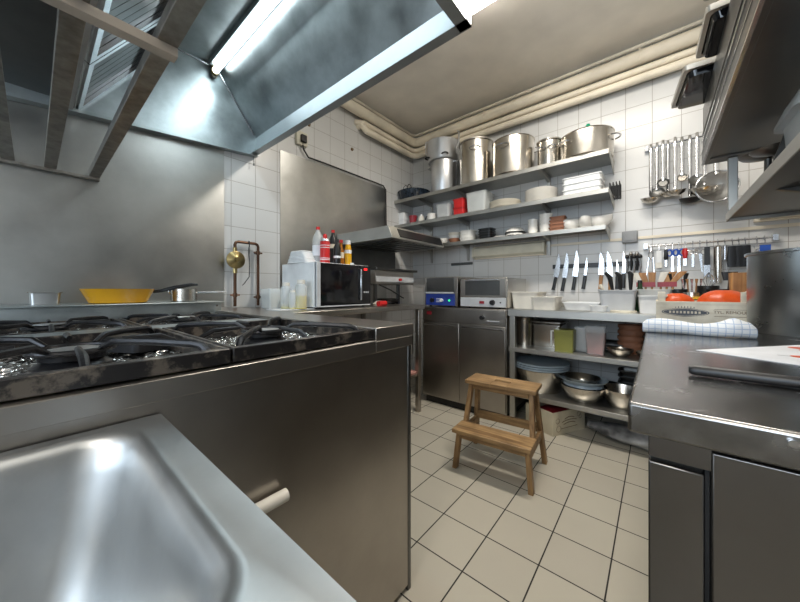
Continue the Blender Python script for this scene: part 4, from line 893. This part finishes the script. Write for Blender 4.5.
# ---- under the table, upper shelf
def nest(px,Y,z,r,h,n,lab0,mat='pot',step=.012):
    for i in range(n):
        one('steel_bain_marie',MB().lathe([(0,0),(r*.9,0),(r*.92,h*.8),(r,h),(r+.006,h+.002),(r-.002,h+.003),(r*.88,.006),(0,.005)],26),M[mat],lab0%(('bottom','upper')[i] if n==2 else ''),'pot',(ax(px,Y),Y,z+i*step*2.2))
nest(525,2.530,SA,.065,.19,2,'%s tall steel insert of the nested pair at the left of the upper undershelf')
tub(550,2.610,SA,.20,.22,.17,'pot','deep steel gastronorm pan behind the yellow box','gastronorm_pan','pan',taper=.95)
tub(550,2.610,SA+.172,.215,.23,.02,'pot','steel lid pan resting on the deep gastronorm pan','pan_lid','lid')
yb_=thing('yellow_box','yellow green transparent box with white handle on the upper undershelf','box',(ax(565,2.430),2.430,SA))
mesh('box_body',MB().loft([rrect(.115,.10,.008,0),rrect(.125,.11,.01,.155)]),plain('yellow_green_plastic',(.26,.26,.07),.3,alpha=.9),yb_)
mesh('handle',MB().tube([(-.0625,-.02,.14),(-.085,-.02,.14),(-.085,-.02,.03),(-.06,-.02,.03)],.006,8),M['white'],yb_)
cyl_item('glass_stack',582,2.510,.05,.17,'clear','stack of clear plastic beakers left of the pink container','beaker',SA)
pk=thing('pink_container','clear container filled with pink contents on the upper undershelf','container',(ax(596,2.470),2.470,SA))
mesh('container_body',MB().loft([rrect(.10,.10,.015,0),rrect(.12,.12,.015,.19)]),M['clear'],pk); mesh('contents',MB().loft([rrect(.094,.094,.012,.003),rrect(.108,.108,.012,.14)]),plain('pink_food',(.48,.16,.13),.5,0,.5,60,.4),pk)
stack('terracotta_pot',MB().lathe([(0,0),(.055,0),(.072,.055),(.076,.055),(.076,.075),(.070,.075),(.05,.006),(0,.006)],24),'terra',4,.04,ax(631,2.650),2.650,SA,'brown terracotta pot in the tapered stack on the upper undershelf','pot','terracotta pots under the table',jit=.002)
one('steel_bowl',bowlmesh(.075,.05),M['pot'],'small steel bowl in front of the terracotta pots','bowl',(ax(620,2.470),2.470,SA))
one('steel_bowl',bowlmesh(.06,.045),M['pot'],'small steel bowl right beside the other small one under the table','bowl',(ax(643,2.470)+.02,2.470,SA))
for i in range(3): one('baking_sheet',tubmesh(.26,.24,.018,r=.01),M['dsteel'],('lowest','middle','top')[i]+' dark baking sheet of the flat pile behind the beakers','baking sheet',(ax(602,2.700),2.710,SA+i*.019))
# ---- lower shelf
one('mixing_bowl',bowlmesh(.195,.17,.003,.72,40),M['pot'],'big steel mixing bowl under the blue grey lids on the lower undershelf','bowl',(ax(541,2.570),2.570,SB))
for i in range(3): one('round_lid',MB().lathe([(0,0),(.185,0),(.20,.004),(.20,.014),(.185,.016),(.17,.012),(0,.012)],40),M['bluelid'],('lowest','middle','topmost')[i]+' round blue grey lid on the big mixing bowl','lid',(ax(541,2.570),2.570,SB+.1705+i*.0165))
mb2=(ax(583,2.485),2.485)
one('mixing_bowl',bowlmesh(.145,.11,.003,.55,40),M['pot'],'medium steel mixing bowl at the shelf front beneath a pale blue bowl','bowl',(*mb2,SB))
one('plastic_bowl',bowlmesh(.150,.045,.004,.82,40),M['bluelid'],'pale blue grey bowl set on the medium mixing bowl','bowl',(*mb2,SB+.111))
one('steel_strainer',bowlmesh(.115,.05,.003,.7,40),M['pot'],'shallow steel bowl set inside the pale blue bowl','bowl',(mb2[0]-.01,mb2[1],SB+.116))
one('mixing_bowl',bowlmesh(.12,.12,.003,.6,36),M['pot'],'steel mixing bowl at the right end of the lower undershelf','bowl',(ax(622,2.510),2.510,SB))
def fp(px,Y,z,r,lab,a):
    t=thing('black_frying_pan',lab,'frying pan',(ax(px,Y),Y,z),a); mesh('pan_body',MB().lathe([(0,0),(r*.75,0),(r,.04),(r-.003,.04),(r*.73,.004),(0,.004)],30),M['iron'],t)
    mesh('handle',MB().tube([(r*.95,0,.035),(r+.05,0,.045),(r+.16,0,.05)],[.006,.008,.010],8),M['black'],t)
fp(606,2.710,SB,.11,'lower black frying pan behind the mixing bowls',-1.9)
fp(606,2.710,SB+.045,.11,'upper black frying pan behind the mixing bowls',-1.7)
for i in range(5): one('oven_dish',tubmesh(.25,.12,.04,r=.02),M['dsteel'],('lowest','second','third','fourth','topmost')[i]+' dark steel oven dish stacked in the rear of the lower undershelf','dish',(ax(641,2.750),2.750,SB+i*.041))
# ================================================================ FLOOR ITEMS
cb_=thing('fruit_box','cream cardboard fruit box with brown print on the floor under the table','box',(-.44-.10,2.32+.30,0),0)
c0=Vector((-.555,2.32)); c1=Vector((-.41,2.62)); dr=(c1-c0).normalized(); ln=(c1-c0).length; nrm=Vector((-dr.y,dr.x))
ang=math.atan2(dr.y,dr.x); ctr=(c0+c1)/2+nrm*.12
cb_.location=(ctr.x,ctr.y,0); cb_.rotation_euler=(0,0,ang)
Ht=.162; l2=ln/2
w=MB(); t4=.006
w.box(-l2,l2,-.12,-.12+t4,0,Ht).box(-l2,l2,.12-t4,.12,0,Ht).box(-l2,-l2+t4,-.12+t4,.12-t4,0,Ht).box(l2-t4,l2,-.12+t4,.12-t4,0,Ht).box(-l2+t4,l2-t4,-.12+t4,.12-t4,0,t4)
mesh('carton',w,plain('cream_cardboard',(.62,.56,.42),.8),cb_)
w=MB()
for (cx,cz,rr) in ((-.12,.10,.018),(-.11,.045,.022),(.10,.12,.018),(.115,.10,.014)):
    w.tube([(cx+rr*math.cos(a),-.1212,cz+rr*math.sin(a)) for a in [i*PI/6 for i in range(12)]],.0012,4,closed=True)
mesh('fruit_print',w,M['ink'],cb_)
w=MB()
for k,(zc,hw_) in enumerate(((.105,.05),(.085,.075),(.067,.06))):
    w.tube([(u*hw_,-.1212,zc+.010*(1-u*u)) for u in (-1,-.6,-.2,.2,.6,1)],.0022,4)
w.box(-.085,.085,-.1213,-.1203,.040,.043); mesh('lettering',w,M['ink'],cb_)
mesh('contents',MB().loft([rrect(.20,.16,.03,.007),rrect(.22,.18,.03,.12),rrect(.14,.10,.03,.145)]),M['darkred'],cb_)
w=MB()
pts=[]
R=[]
for k in range(17):
    u=k/16; x=-.27+.54*u; r=.055*(math.sin(PI*min(.97,max(.04,u)))**.45)
    R.append([(x, 1.5*r*math.cos(a)*(1+.12*math.sin(5*a+9*u)), .062+ (r*.95*math.sin(a))*(1+.10*math.sin(4*a+13*u))) for a in [i*PI/10 for i in range(20)]])
bag=mesh('rubbish_bag',MB().loft(R),plain('grey_white_bag',(.42,.42,.42),.35,0,.8,40,.5),ang=80,loc=(-.11,2.52,.0),rz=-.16)
tag(bag,'crumpled grey and white plastic bag lying on the floor under the table','bag')
# ---- step stool
st=thing('step_stool','small wooden two step stool standing on the tiled floor','stool',(-.703,1.750,0),.09); st.scale=(1.03,1,1)
hw=.195
# local: x along width, y depth (front = -y)
def slat(x0,x1,y0,y1,z0,z1): return MB().box(x0,x1,y0,y1,z0,z1)
TOPZ,LOWZ=.475,.235
yt0,yt1=-.02,.14
top=MB()
top.box(-.195,-.045,yt0-.02,yt1+.005,TOPZ-.022,TOPZ).box(.045,.195,yt0-.02,yt1+.005,TOPZ-.022,TOPZ).box(-.045,.045,yt0-.02,.045,TOPZ-.022,TOPZ).box(-.045,.045,.075,yt1+.005,TOPZ-.022,TOPZ)
mesh('top_step',top,M['wood'],st,bevel=.003)
mesh('lower_step',MB().box(-.205,.205,-.205,-.06,LOWZ-.022,LOWZ),M['wood'],st,bevel=.004)
def leg(p0,p1,w=.034,d=.022):
    a=[(p0[0]+sx*w/2,p0[1]+sy*d/2,p0[2]) for sx,sy in ((-1,-1),(1,-1),(1,1),(-1,1))]
    b=[(p1[0]+sx*w/2,p1[1]+sy*d/2,p1[2]) for sx,sy in ((-1,-1),(1,-1),(1,1),(-1,1))]
    return MB().loft([a,b])
for s in (-1,1):
    mesh('front_leg',leg((s*.200,-.165,0),(s*.180,-.150,LOWZ-.0225),.024,.036),M['woodz'],st,bevel=.002)
    mesh('rear_leg',leg((s*.205,.175,0),(s*.165,.10,TOPZ-.0225),.024,.040),M['woodz'],st,bevel=.002)
    mesh('middle_leg',leg((s*.185,-.055,LOWZ-.03),(s*.168,.005,TOPZ-.0225),.024,.036),M['woodz'],st,bevel=.002)
    mesh('side_rail',MB().loft([[(s*.186-.010,-.15,LOWZ-.075),(s*.186+.010,-.15,LOWZ-.075),(s*.186+.010,-.15,LOWZ-.03),(s*.186-.010,-.15,LOWZ-.03)],[(s*.186-.010,.14,LOWZ-.075),(s*.186+.010,.14,LOWZ-.075),(s*.186+.010,.14,LOWZ-.03),(s*.186-.010,.14,LOWZ-.03)]]),M['wood'],st,bevel=.002)
mesh('front_rail',MB().box(-.17,.17,-.168,-.150,LOWZ-.06,LOWZ-.0225),M['wood'],st,bevel=.002)
mesh('rear_rail',MB().box(-.178,.178,.118,.136,LOWZ-.04,LOWZ+.01),M['wood'],st,bevel=.002)
mesh('top_rail',MB().box(-.155,.155,-.012,.004,TOPZ-.055,TOPZ-.0225),M['wood'],st,bevel=.002)
mesh('top_rail',MB().box(-.155,.155,.105,.121,TOPZ-.055,TOPZ-.0225),M['wood'],st,bevel=.002)
# ================================================================ RIGHT WORKTOP
WX0,WY0,WY1,WZ=-.030,.513,2.20,.87
wt=thing('worktop','long scratched stainless steel worktop running along the right side','worktop',(.36,1.35,.80))
mesh('top_slab',MB().box(WX0-.36,XR-.01-.36,WY0-1.35,WY1-1.35,.030,.070),M['top'],wt,bevel=.004)
mesh('lock_screw',MB().cyl((ax(793,WY0)-.36,WY0-1.35-.0005,az(793,443,WY0)-.80),(ax(793,WY0)-.36,WY0-1.35-.004,az(793,443,WY0)-.80),.004,n=16),M['chrome'],wt)
ct=thing('worktop_cabinet','dark stainless steel cabinet with tall doors under the right worktop','cabinet',(.36,1.35,0))
CX0=-.009; CY0=.535
def cc(n,mb,m,bevel=0,par=None): 
    o=mesh(n,mb,M[m],parent=par or ct,bevel=bevel)
    if not par: o.location=(-.36,-1.35,0)
    return o
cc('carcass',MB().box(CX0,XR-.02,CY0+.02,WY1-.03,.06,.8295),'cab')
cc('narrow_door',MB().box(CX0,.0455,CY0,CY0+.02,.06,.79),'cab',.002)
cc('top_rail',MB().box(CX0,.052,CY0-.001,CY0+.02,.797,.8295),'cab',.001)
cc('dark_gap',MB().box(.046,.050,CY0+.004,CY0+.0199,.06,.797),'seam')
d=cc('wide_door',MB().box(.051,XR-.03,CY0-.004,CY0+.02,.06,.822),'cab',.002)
for x in (.03,XR-.06): cc('foot',MB().cyl((x,CY0+.06,0),(x,CY0+.06,.06),.02,n=14),'black')
for x in (.03,XR-.06): cc('foot',MB().cyl((x,WY1-.1,0),(x,WY1-.1,.06),.02,n=14),'black')
one('green_hose',MB().tube([(0,0,.0),(-.004,0,.06),(-.007,0,.12),(-.003,.003,.17),(.0,.006,.20)],.005,8).tube([(-.004,-.01,.0),(-.009,-.01,.08),(-.006,-.01,.15)],.004,8),plain('green_hose',(.01,.10,.07),.4),'dark green hose end on the floor beside the right cabinet','hose',(-.030,CY0+.10,.3) if 0 else (-.028,.62,.004))
# big pot
bp_=thing('stock_pot','very large steel stockpot standing on the right worktop','pot',(.450,1.72,WZ))
r=.19; mesh('pot_body',MB().lathe([(0,0),(r*.98,0),(r,.010),(r,.275),(r+.006,.277),(r+.006,.286),(r-.005,.286),(r-.006,.012),(0,.010)],64),M['bigpot'],bp_)
for a in (.3,PI+2.6): mesh('handle',loop(MB(),a,r,.21,.05,.04),M['chrome'],bp_)
# crate with squash
CRX0,CRX1,CRY0,CRY1=ax(656,1.86),.30,1.86,2.12
cr=thing('wooden_crate','pale wooden produce crate with dark printed emblem on the worktop','crate',((CRX0+CRX1)/2,CRY0,WZ))
hw=(CRX1-CRX0)/2; dd=CRY1-CRY0
mesh('front_board',MB().box(-hw,hw,0,.008,.008,.100),M['pale'],cr,bevel=.001)
mesh('back_board',MB().box(-hw,hw,dd-.008,dd,.008,.100),M['pale'],cr,bevel=.001)
for s in (-1,1): mesh('end_board',MB().box(s*hw-.006 if s>0 else -hw,hw if s>0 else -hw+.006,.0085,dd-.0085,.008,.100),M['pale'],cr,bevel=.001)
for x in (-hw+.0065,hw-.034):
    for y in (.0085,dd-.034): mesh('corner_post',MB().box(x,x+.027,y,y+.025,.0,.142),M['pale'],cr,bevel=.001)
mesh('base_board',MB().box(-hw+.007,hw-.007,.009,dd-.009,.0,.007),M['pale'],cr)
# emblem on the front board: oval cartouche with pointed foot and crown
em=MB(); ex=-hw+.098; ez=.052; yv=-.0008
def ov(sx,sz,n=36):
    out=[]
    for i in range(n):
        a=2*PI*i/n; c_,s_=math.cos(a),math.sin(a); out.append((ex+sx*(abs(c_)**.7)*(1 if c_>0 else -1), ez+sz*s_*(1+.35*max(0,1-abs(c_)*2.2))))
    return out
em.prism(ov(.078,.015),yv,0,'y')
mesh('emblem_plate',em,M['inkblue'],cr)
em=MB()
o1_=ov(.073,.0125); em.tube([(p[0],yv-.0006,p[1]) for p in o1_],.0008,4,closed=True)
for i in range(9): em.box(ex-.052+i*.012,ex-.045+i*.012,yv-.0008,yv,ez-.005,ez+.005)
mesh('emblem_lettering',em,M['pale'],cr)
em=MB()
for i in range(7): em.tube([(ex-.03+.01*i,yv,ez+.018),(ex-.03+.01*i,yv,ez+.024+.004*math.cos((i-3)*.5))],.0012,4)
mesh('emblem_crown',em,M['inkblue'],cr)
def text(name,body,size,parent,loc,mat,rot=(PI/2,0,0)):
    cu=bpy.data.curves.new(name,'FONT'); cu.body=body; cu.size=size; cu.extrude=.0003; cu.align_x='LEFT'; cu.align_y='CENTER'
    o=bpy.data.objects.new(name,cu); C.objects.link(o); dg=bpy.context.evaluated_depsgraph_get(); me=bpy.data.meshes.new_from_object(o.evaluated_get(dg))
    bpy.data.objects.remove(o); o=bpy.data.objects.new(name,me); C.objects.link(o); me.materials.clear(); me.materials.append(mat)
    o.location=loc; o.rotation_euler=rot; o.parent=parent; return o
text('lettering','TYL. REMOULIN C',.0165,cr,(-hw+.188,-.0006,.056),M['ink'])
mesh('underline',MB().box(-hw+.19,hw-.006,-.0008,0,.038,.0395).box(-hw+.19,hw-.006,-.0008,0,.068,.069),M['ink'],cr)
def squash(x,y,r,lab,rot,sz=.78):
    R=[]; n=40
    for k in range(1,14):
        ph=PI*k/14; rr=r*math.sin(ph)**.85; z=r*sz*(1-math.cos(ph))
        R.append([(rr*(1+.045*abs(math.cos(5*a)))*math.cos(a),rr*(1+.045*abs(math.cos(5*a)))*math.sin(a),z) for a in [2*PI*i/n for i in range(n)]])
    t=thing('squash',lab,'squash',(x,y,WZ+.0075),0); t.rotation_euler=(0,0,rot)
    mesh('fruit',MB().loft(R),M['orange'],t,ang=80)
    mesh('stem',MB().tube([(-r*.55,-r*.5,r*sz*1.72),(-r*.75,-r*.55,r*sz*1.85),(-r*.9,-r*.6,r*sz*1.9)],[.010,.008,.010],8),M['pale'],t); return t
cx0=(CRX0+CRX1)/2
squash(cx0-.078,CRY0+.095,.066,'orange squash with pale stem at the left in the wooden crate',.0,.98)
squash(cx0+.078,CRY0+.105,.086,'largest orange squash filling the right half of the crate',2,.84)
squash(cx0-.030,CRY0+.200,.050,'small orange squash at the back between the two larger ones',2,.9) if 0 else None
# rolled cloth
pts=[];R=[]
xa,xb=ax(643,1.45)-.0,ax(754,1.45)
for k in range(25):
    u=k/24; x=xa+(xb-xa)*u; r=.0225*(1+.10*math.sin(9*u)+.25*math.exp(-((u-.82)/.08)**2)); 
    if k in(0,24): r*=.75
    R.append([(x-(xa+xb)/2,1.25*r*math.cos(a)+.006*math.sin(7*u), r+ r*math.sin(a)*(1+.06*math.sin(3*a+12*u))*1.0) for a in [i*2*PI/20 for i in range(20)]])
one('checked_towel',MB().loft(R),M['cloth'],'rolled white tea towel with blue checks on the worktop before the crate','towel',((xa+xb)/2,1.42,WZ+.0005)) 
# paper + bar
pp=thing('paper_sheet','white printed sheet with orange motifs on the right worktop','paper',(.38,1.07,WZ+.0005))
def gz2(px,py,z=WZ):
    d=ray(px,py); t=(z-EYE)/d[2]; return Vector((d[0]*t,d[1]*t))
A=gz2(696,350.5); B=gz2(800,366); Cc=gz2(800,345.5)
B2=A+(B-A)*1.6; C2=A+(Cc-A)*1.25; o_=Vector((.38,1.07))
poly=[tuple(A-o_),tuple(B2-o_),tuple(C2-o_)]
poly=[(p[0],p[1]) for p in poly]
mesh('sheet',MB().prism(poly,0,.0012,'z'),M['paper'],pp)
for (px,py,rr) in ((800,349,.02),(803,358,.018),(812,352,.02)):
    q=gz2(px,py)-o_; mesh('orange_motif',MB().lathe([(0,.0013),(rr,.0013),(rr,.0016),(0,.0016)],20,c=(q.x,q.y,0)),M['orange'],pp)
q=gz2(791,357)-o_; mesh('grey_print',MB().box(q.x-.02,q.x+.012,q.y-.004,q.y+.004,.0013,.0015),M['lightgrey'],pp)
q=gz2(689,376)
one('black_bar',MB().tube([(0,0,.009),(.006,0,.009),(.52,0,.009),(.526,0,.009)],[.006,.009,.009,.006],12),M['black'],'long black rod lying across the front of the right worktop','rod',(q.x,q.y+.01,WZ+.0005))
# ================================================================ RIGHT OVERHEAD
UX=.16
uc=thing('overhead_hood','long dark steel overhead cabinet on the right wall seen from below','overhead cabinet',(.47,1.0,1.60))
def uu(n,mb,m,bevel=0): o=mesh(n,mb,M[m],parent=uc,bevel=bevel); o.location=(-.47,-1.0,-1.60); return o
uu('case',MB().box(UX+.02,XR,-.6,1.98,1.6045,1.857),'dsteel')
uu('side_face',MB().box(UX+.003,UX+.0195,-.6,1.99,1.68,1.86).box(UX,UX+.012,-.6,1.99,1.735,1.742),'dsteel',.001)
uu('lower_lip',MB().box(UX,UX+.006,-.6,2.0,1.604,1.655).box(UX+.006,UX+.0195,-.6,2.0,1.60,1.604),'dsteel',.001); uu('edge_trim',MB().box(UX-.002,UX+.006,-.6,2.0,1.600,1.6035).box(UX-.002,UX-.0002,-.6,2.0,1.650,1.655),'chrome')
uu('groove',MB().box(UX+.010,UX+.0195,-.6,1.985,1.656,1.679),'seam')
uu('edge_trim',MB().box(UX-.001,UX+.004,-.6,1.99,1.700,1.706),'chrome'); uu('end_lip',MB().box(UX+.02,XR,1.925,2.0,1.5995,1.604).box(UX+.006,XR,1.994,2.0,1.604,1.66),'dsteel',.001)
ls=thing('overhead_shelf','lower steel shelf hanging beneath the right overhead cabinet','shelf',(.50,1.0,1.33))
def ll(n,mb,m,bevel=0): o=mesh(n,mb,M[m],parent=ls,bevel=bevel); o.location=(-.50,-1.0,-1.33); return o
LX=.238
ll('board',MB().box(LX,XR,-.5,1.985,1.338,1.344),'dsteel',.001)
ll('front_edge',MB().box(LX-.003,LX+.001,-.5,1.985,1.325,1.360),'shelf',.001)
ll('end_edge',MB().box(LX+.001,XR,1.981,1.985,1.325,1.3375),'shelf')
ll('post',MB().box(LX+.001,LX+.031,1.955,1.980,1.3445,1.599),'shelf',.002)
ll('post',MB().box(LX+.001,LX+.031,.0,.025,1.3445,1.599),'shelf',.002)
ll('bracket',MB().prism([(LX+.05,1.337),(XR,1.337),(XR,1.18),(XR-.04,1.18)],1.50,1.515,'y').prism([(LX+.05,1.337),(XR,1.337),(XR,1.18),(XR-.04,1.18)],.70,.715,'y'),'dsteel')
LZ2=1.3445
def onL(px,Y): return (ax(px,Y),Y,LZ2)
t=thing('frosted_container','frosted plastic container with domed lid on the right overhead shelf','container',(.362,1.35,LZ2))
mesh('container_body',MB().loft([rrect(.13,.17,.02,0),rrect(.15,.19,.02,.150)]),M['clearw'],t)
mesh('lid',MB().loft([rrect(.185,.225,.03,.1505),rrect(.185,.225,.03,.160),rrect(.15,.19,.03,.205),rrect(.10,.14,.03,.222)]),M['clearw'],t)
one('steel_tray_upright',MB().prism([(-.02,0),(.035,0),(.030,.15),(.022,.15)],-.003,.003,'y'),M['dsteel'],'dark metal plate standing on edge next to the frosted container','plate',(.275,1.475,LZ2),.1)
one('clamp_stand',MB().lathe([(0,0),(.05,0),(.05,.006),(.012,.012),(.010,.13),(.06,.145),(.065,.150),(.0,.150)],22),M['dsteel'],'dark footed steel stand on the right overhead shelf','stand',(.310,1.60,LZ2))
one('pastry_stand',MB().lathe([(0,0),(.05,0),(.05,.006),(.012,.012),(.010,.16),(.07,.175),(.075,.180),(.0,.178)],22),M['dsteel'],'second taller steel stand nearer the shelf post','stand',(.315,1.745,LZ2))
w=MB()
for k in range(6):
    a=k*PI/6; w.tube([(.05*math.cos(a)*math.cos(s),.05*math.sin(a)*math.cos(s),.06+.05*math.sin(s)) for s in [j*PI/8 for j in range(16)]],.002,5,closed=True)
one('wire_basket',w,M['chrome'],'ball of steel wire near the far post on the overhead shelf','wire basket',(.42,1.80,LZ2+.0))
one('cloth_ball',MB().loft([rrect(.08,.07,.03,0),rrect(.10,.09,.04,.03),rrect(.07,.06,.03,.06)]),M['ivory'],'small pale folded cloth between the two steel stands','cloth',(.345,1.872,LZ2),.3)
# trays on top of the cabinet
for i,(x,y,dy,rz_,lab) in enumerate(((.040,1.96,.33,.10,'farthest black bottomed steel tray overhanging the top of the right cabinet'),(.100,1.60,.27,.03,'middle black bottomed steel tray overhanging the right overhead cabinet'),(.095,1.30,.30,.02,'nearest black bottomed steel tray at the top edge of the photo'))):
    t=thing('black_tray',lab,'tray',(x,y,1.861),rz_)
    mesh('tray_bottom',MB().loft([rrect(.26,dy-.06,.02,0,cx=.16,cy=-dy/2),rrect(.275,dy-.045,.02,.028,cx=.16,cy=-dy/2)]),M['blackgloss'],t)
    w=MB().loft([rrect(.276,dy-.044,.02,.020,cx=.16,cy=-dy/2),rrect(.300,dy-.02,.012,.021,cx=.16,cy=-dy/2),rrect(.302,dy-.018,.012,.040,cx=.16,cy=-dy/2),rrect(.292,dy-.028,.012,.040,cx=.16,cy=-dy/2),rrect(.276,dy-.044,.02,.028,cx=.16,cy=-dy/2)],False,False)
    mesh('steel_rim',w,M['shelf'],t)
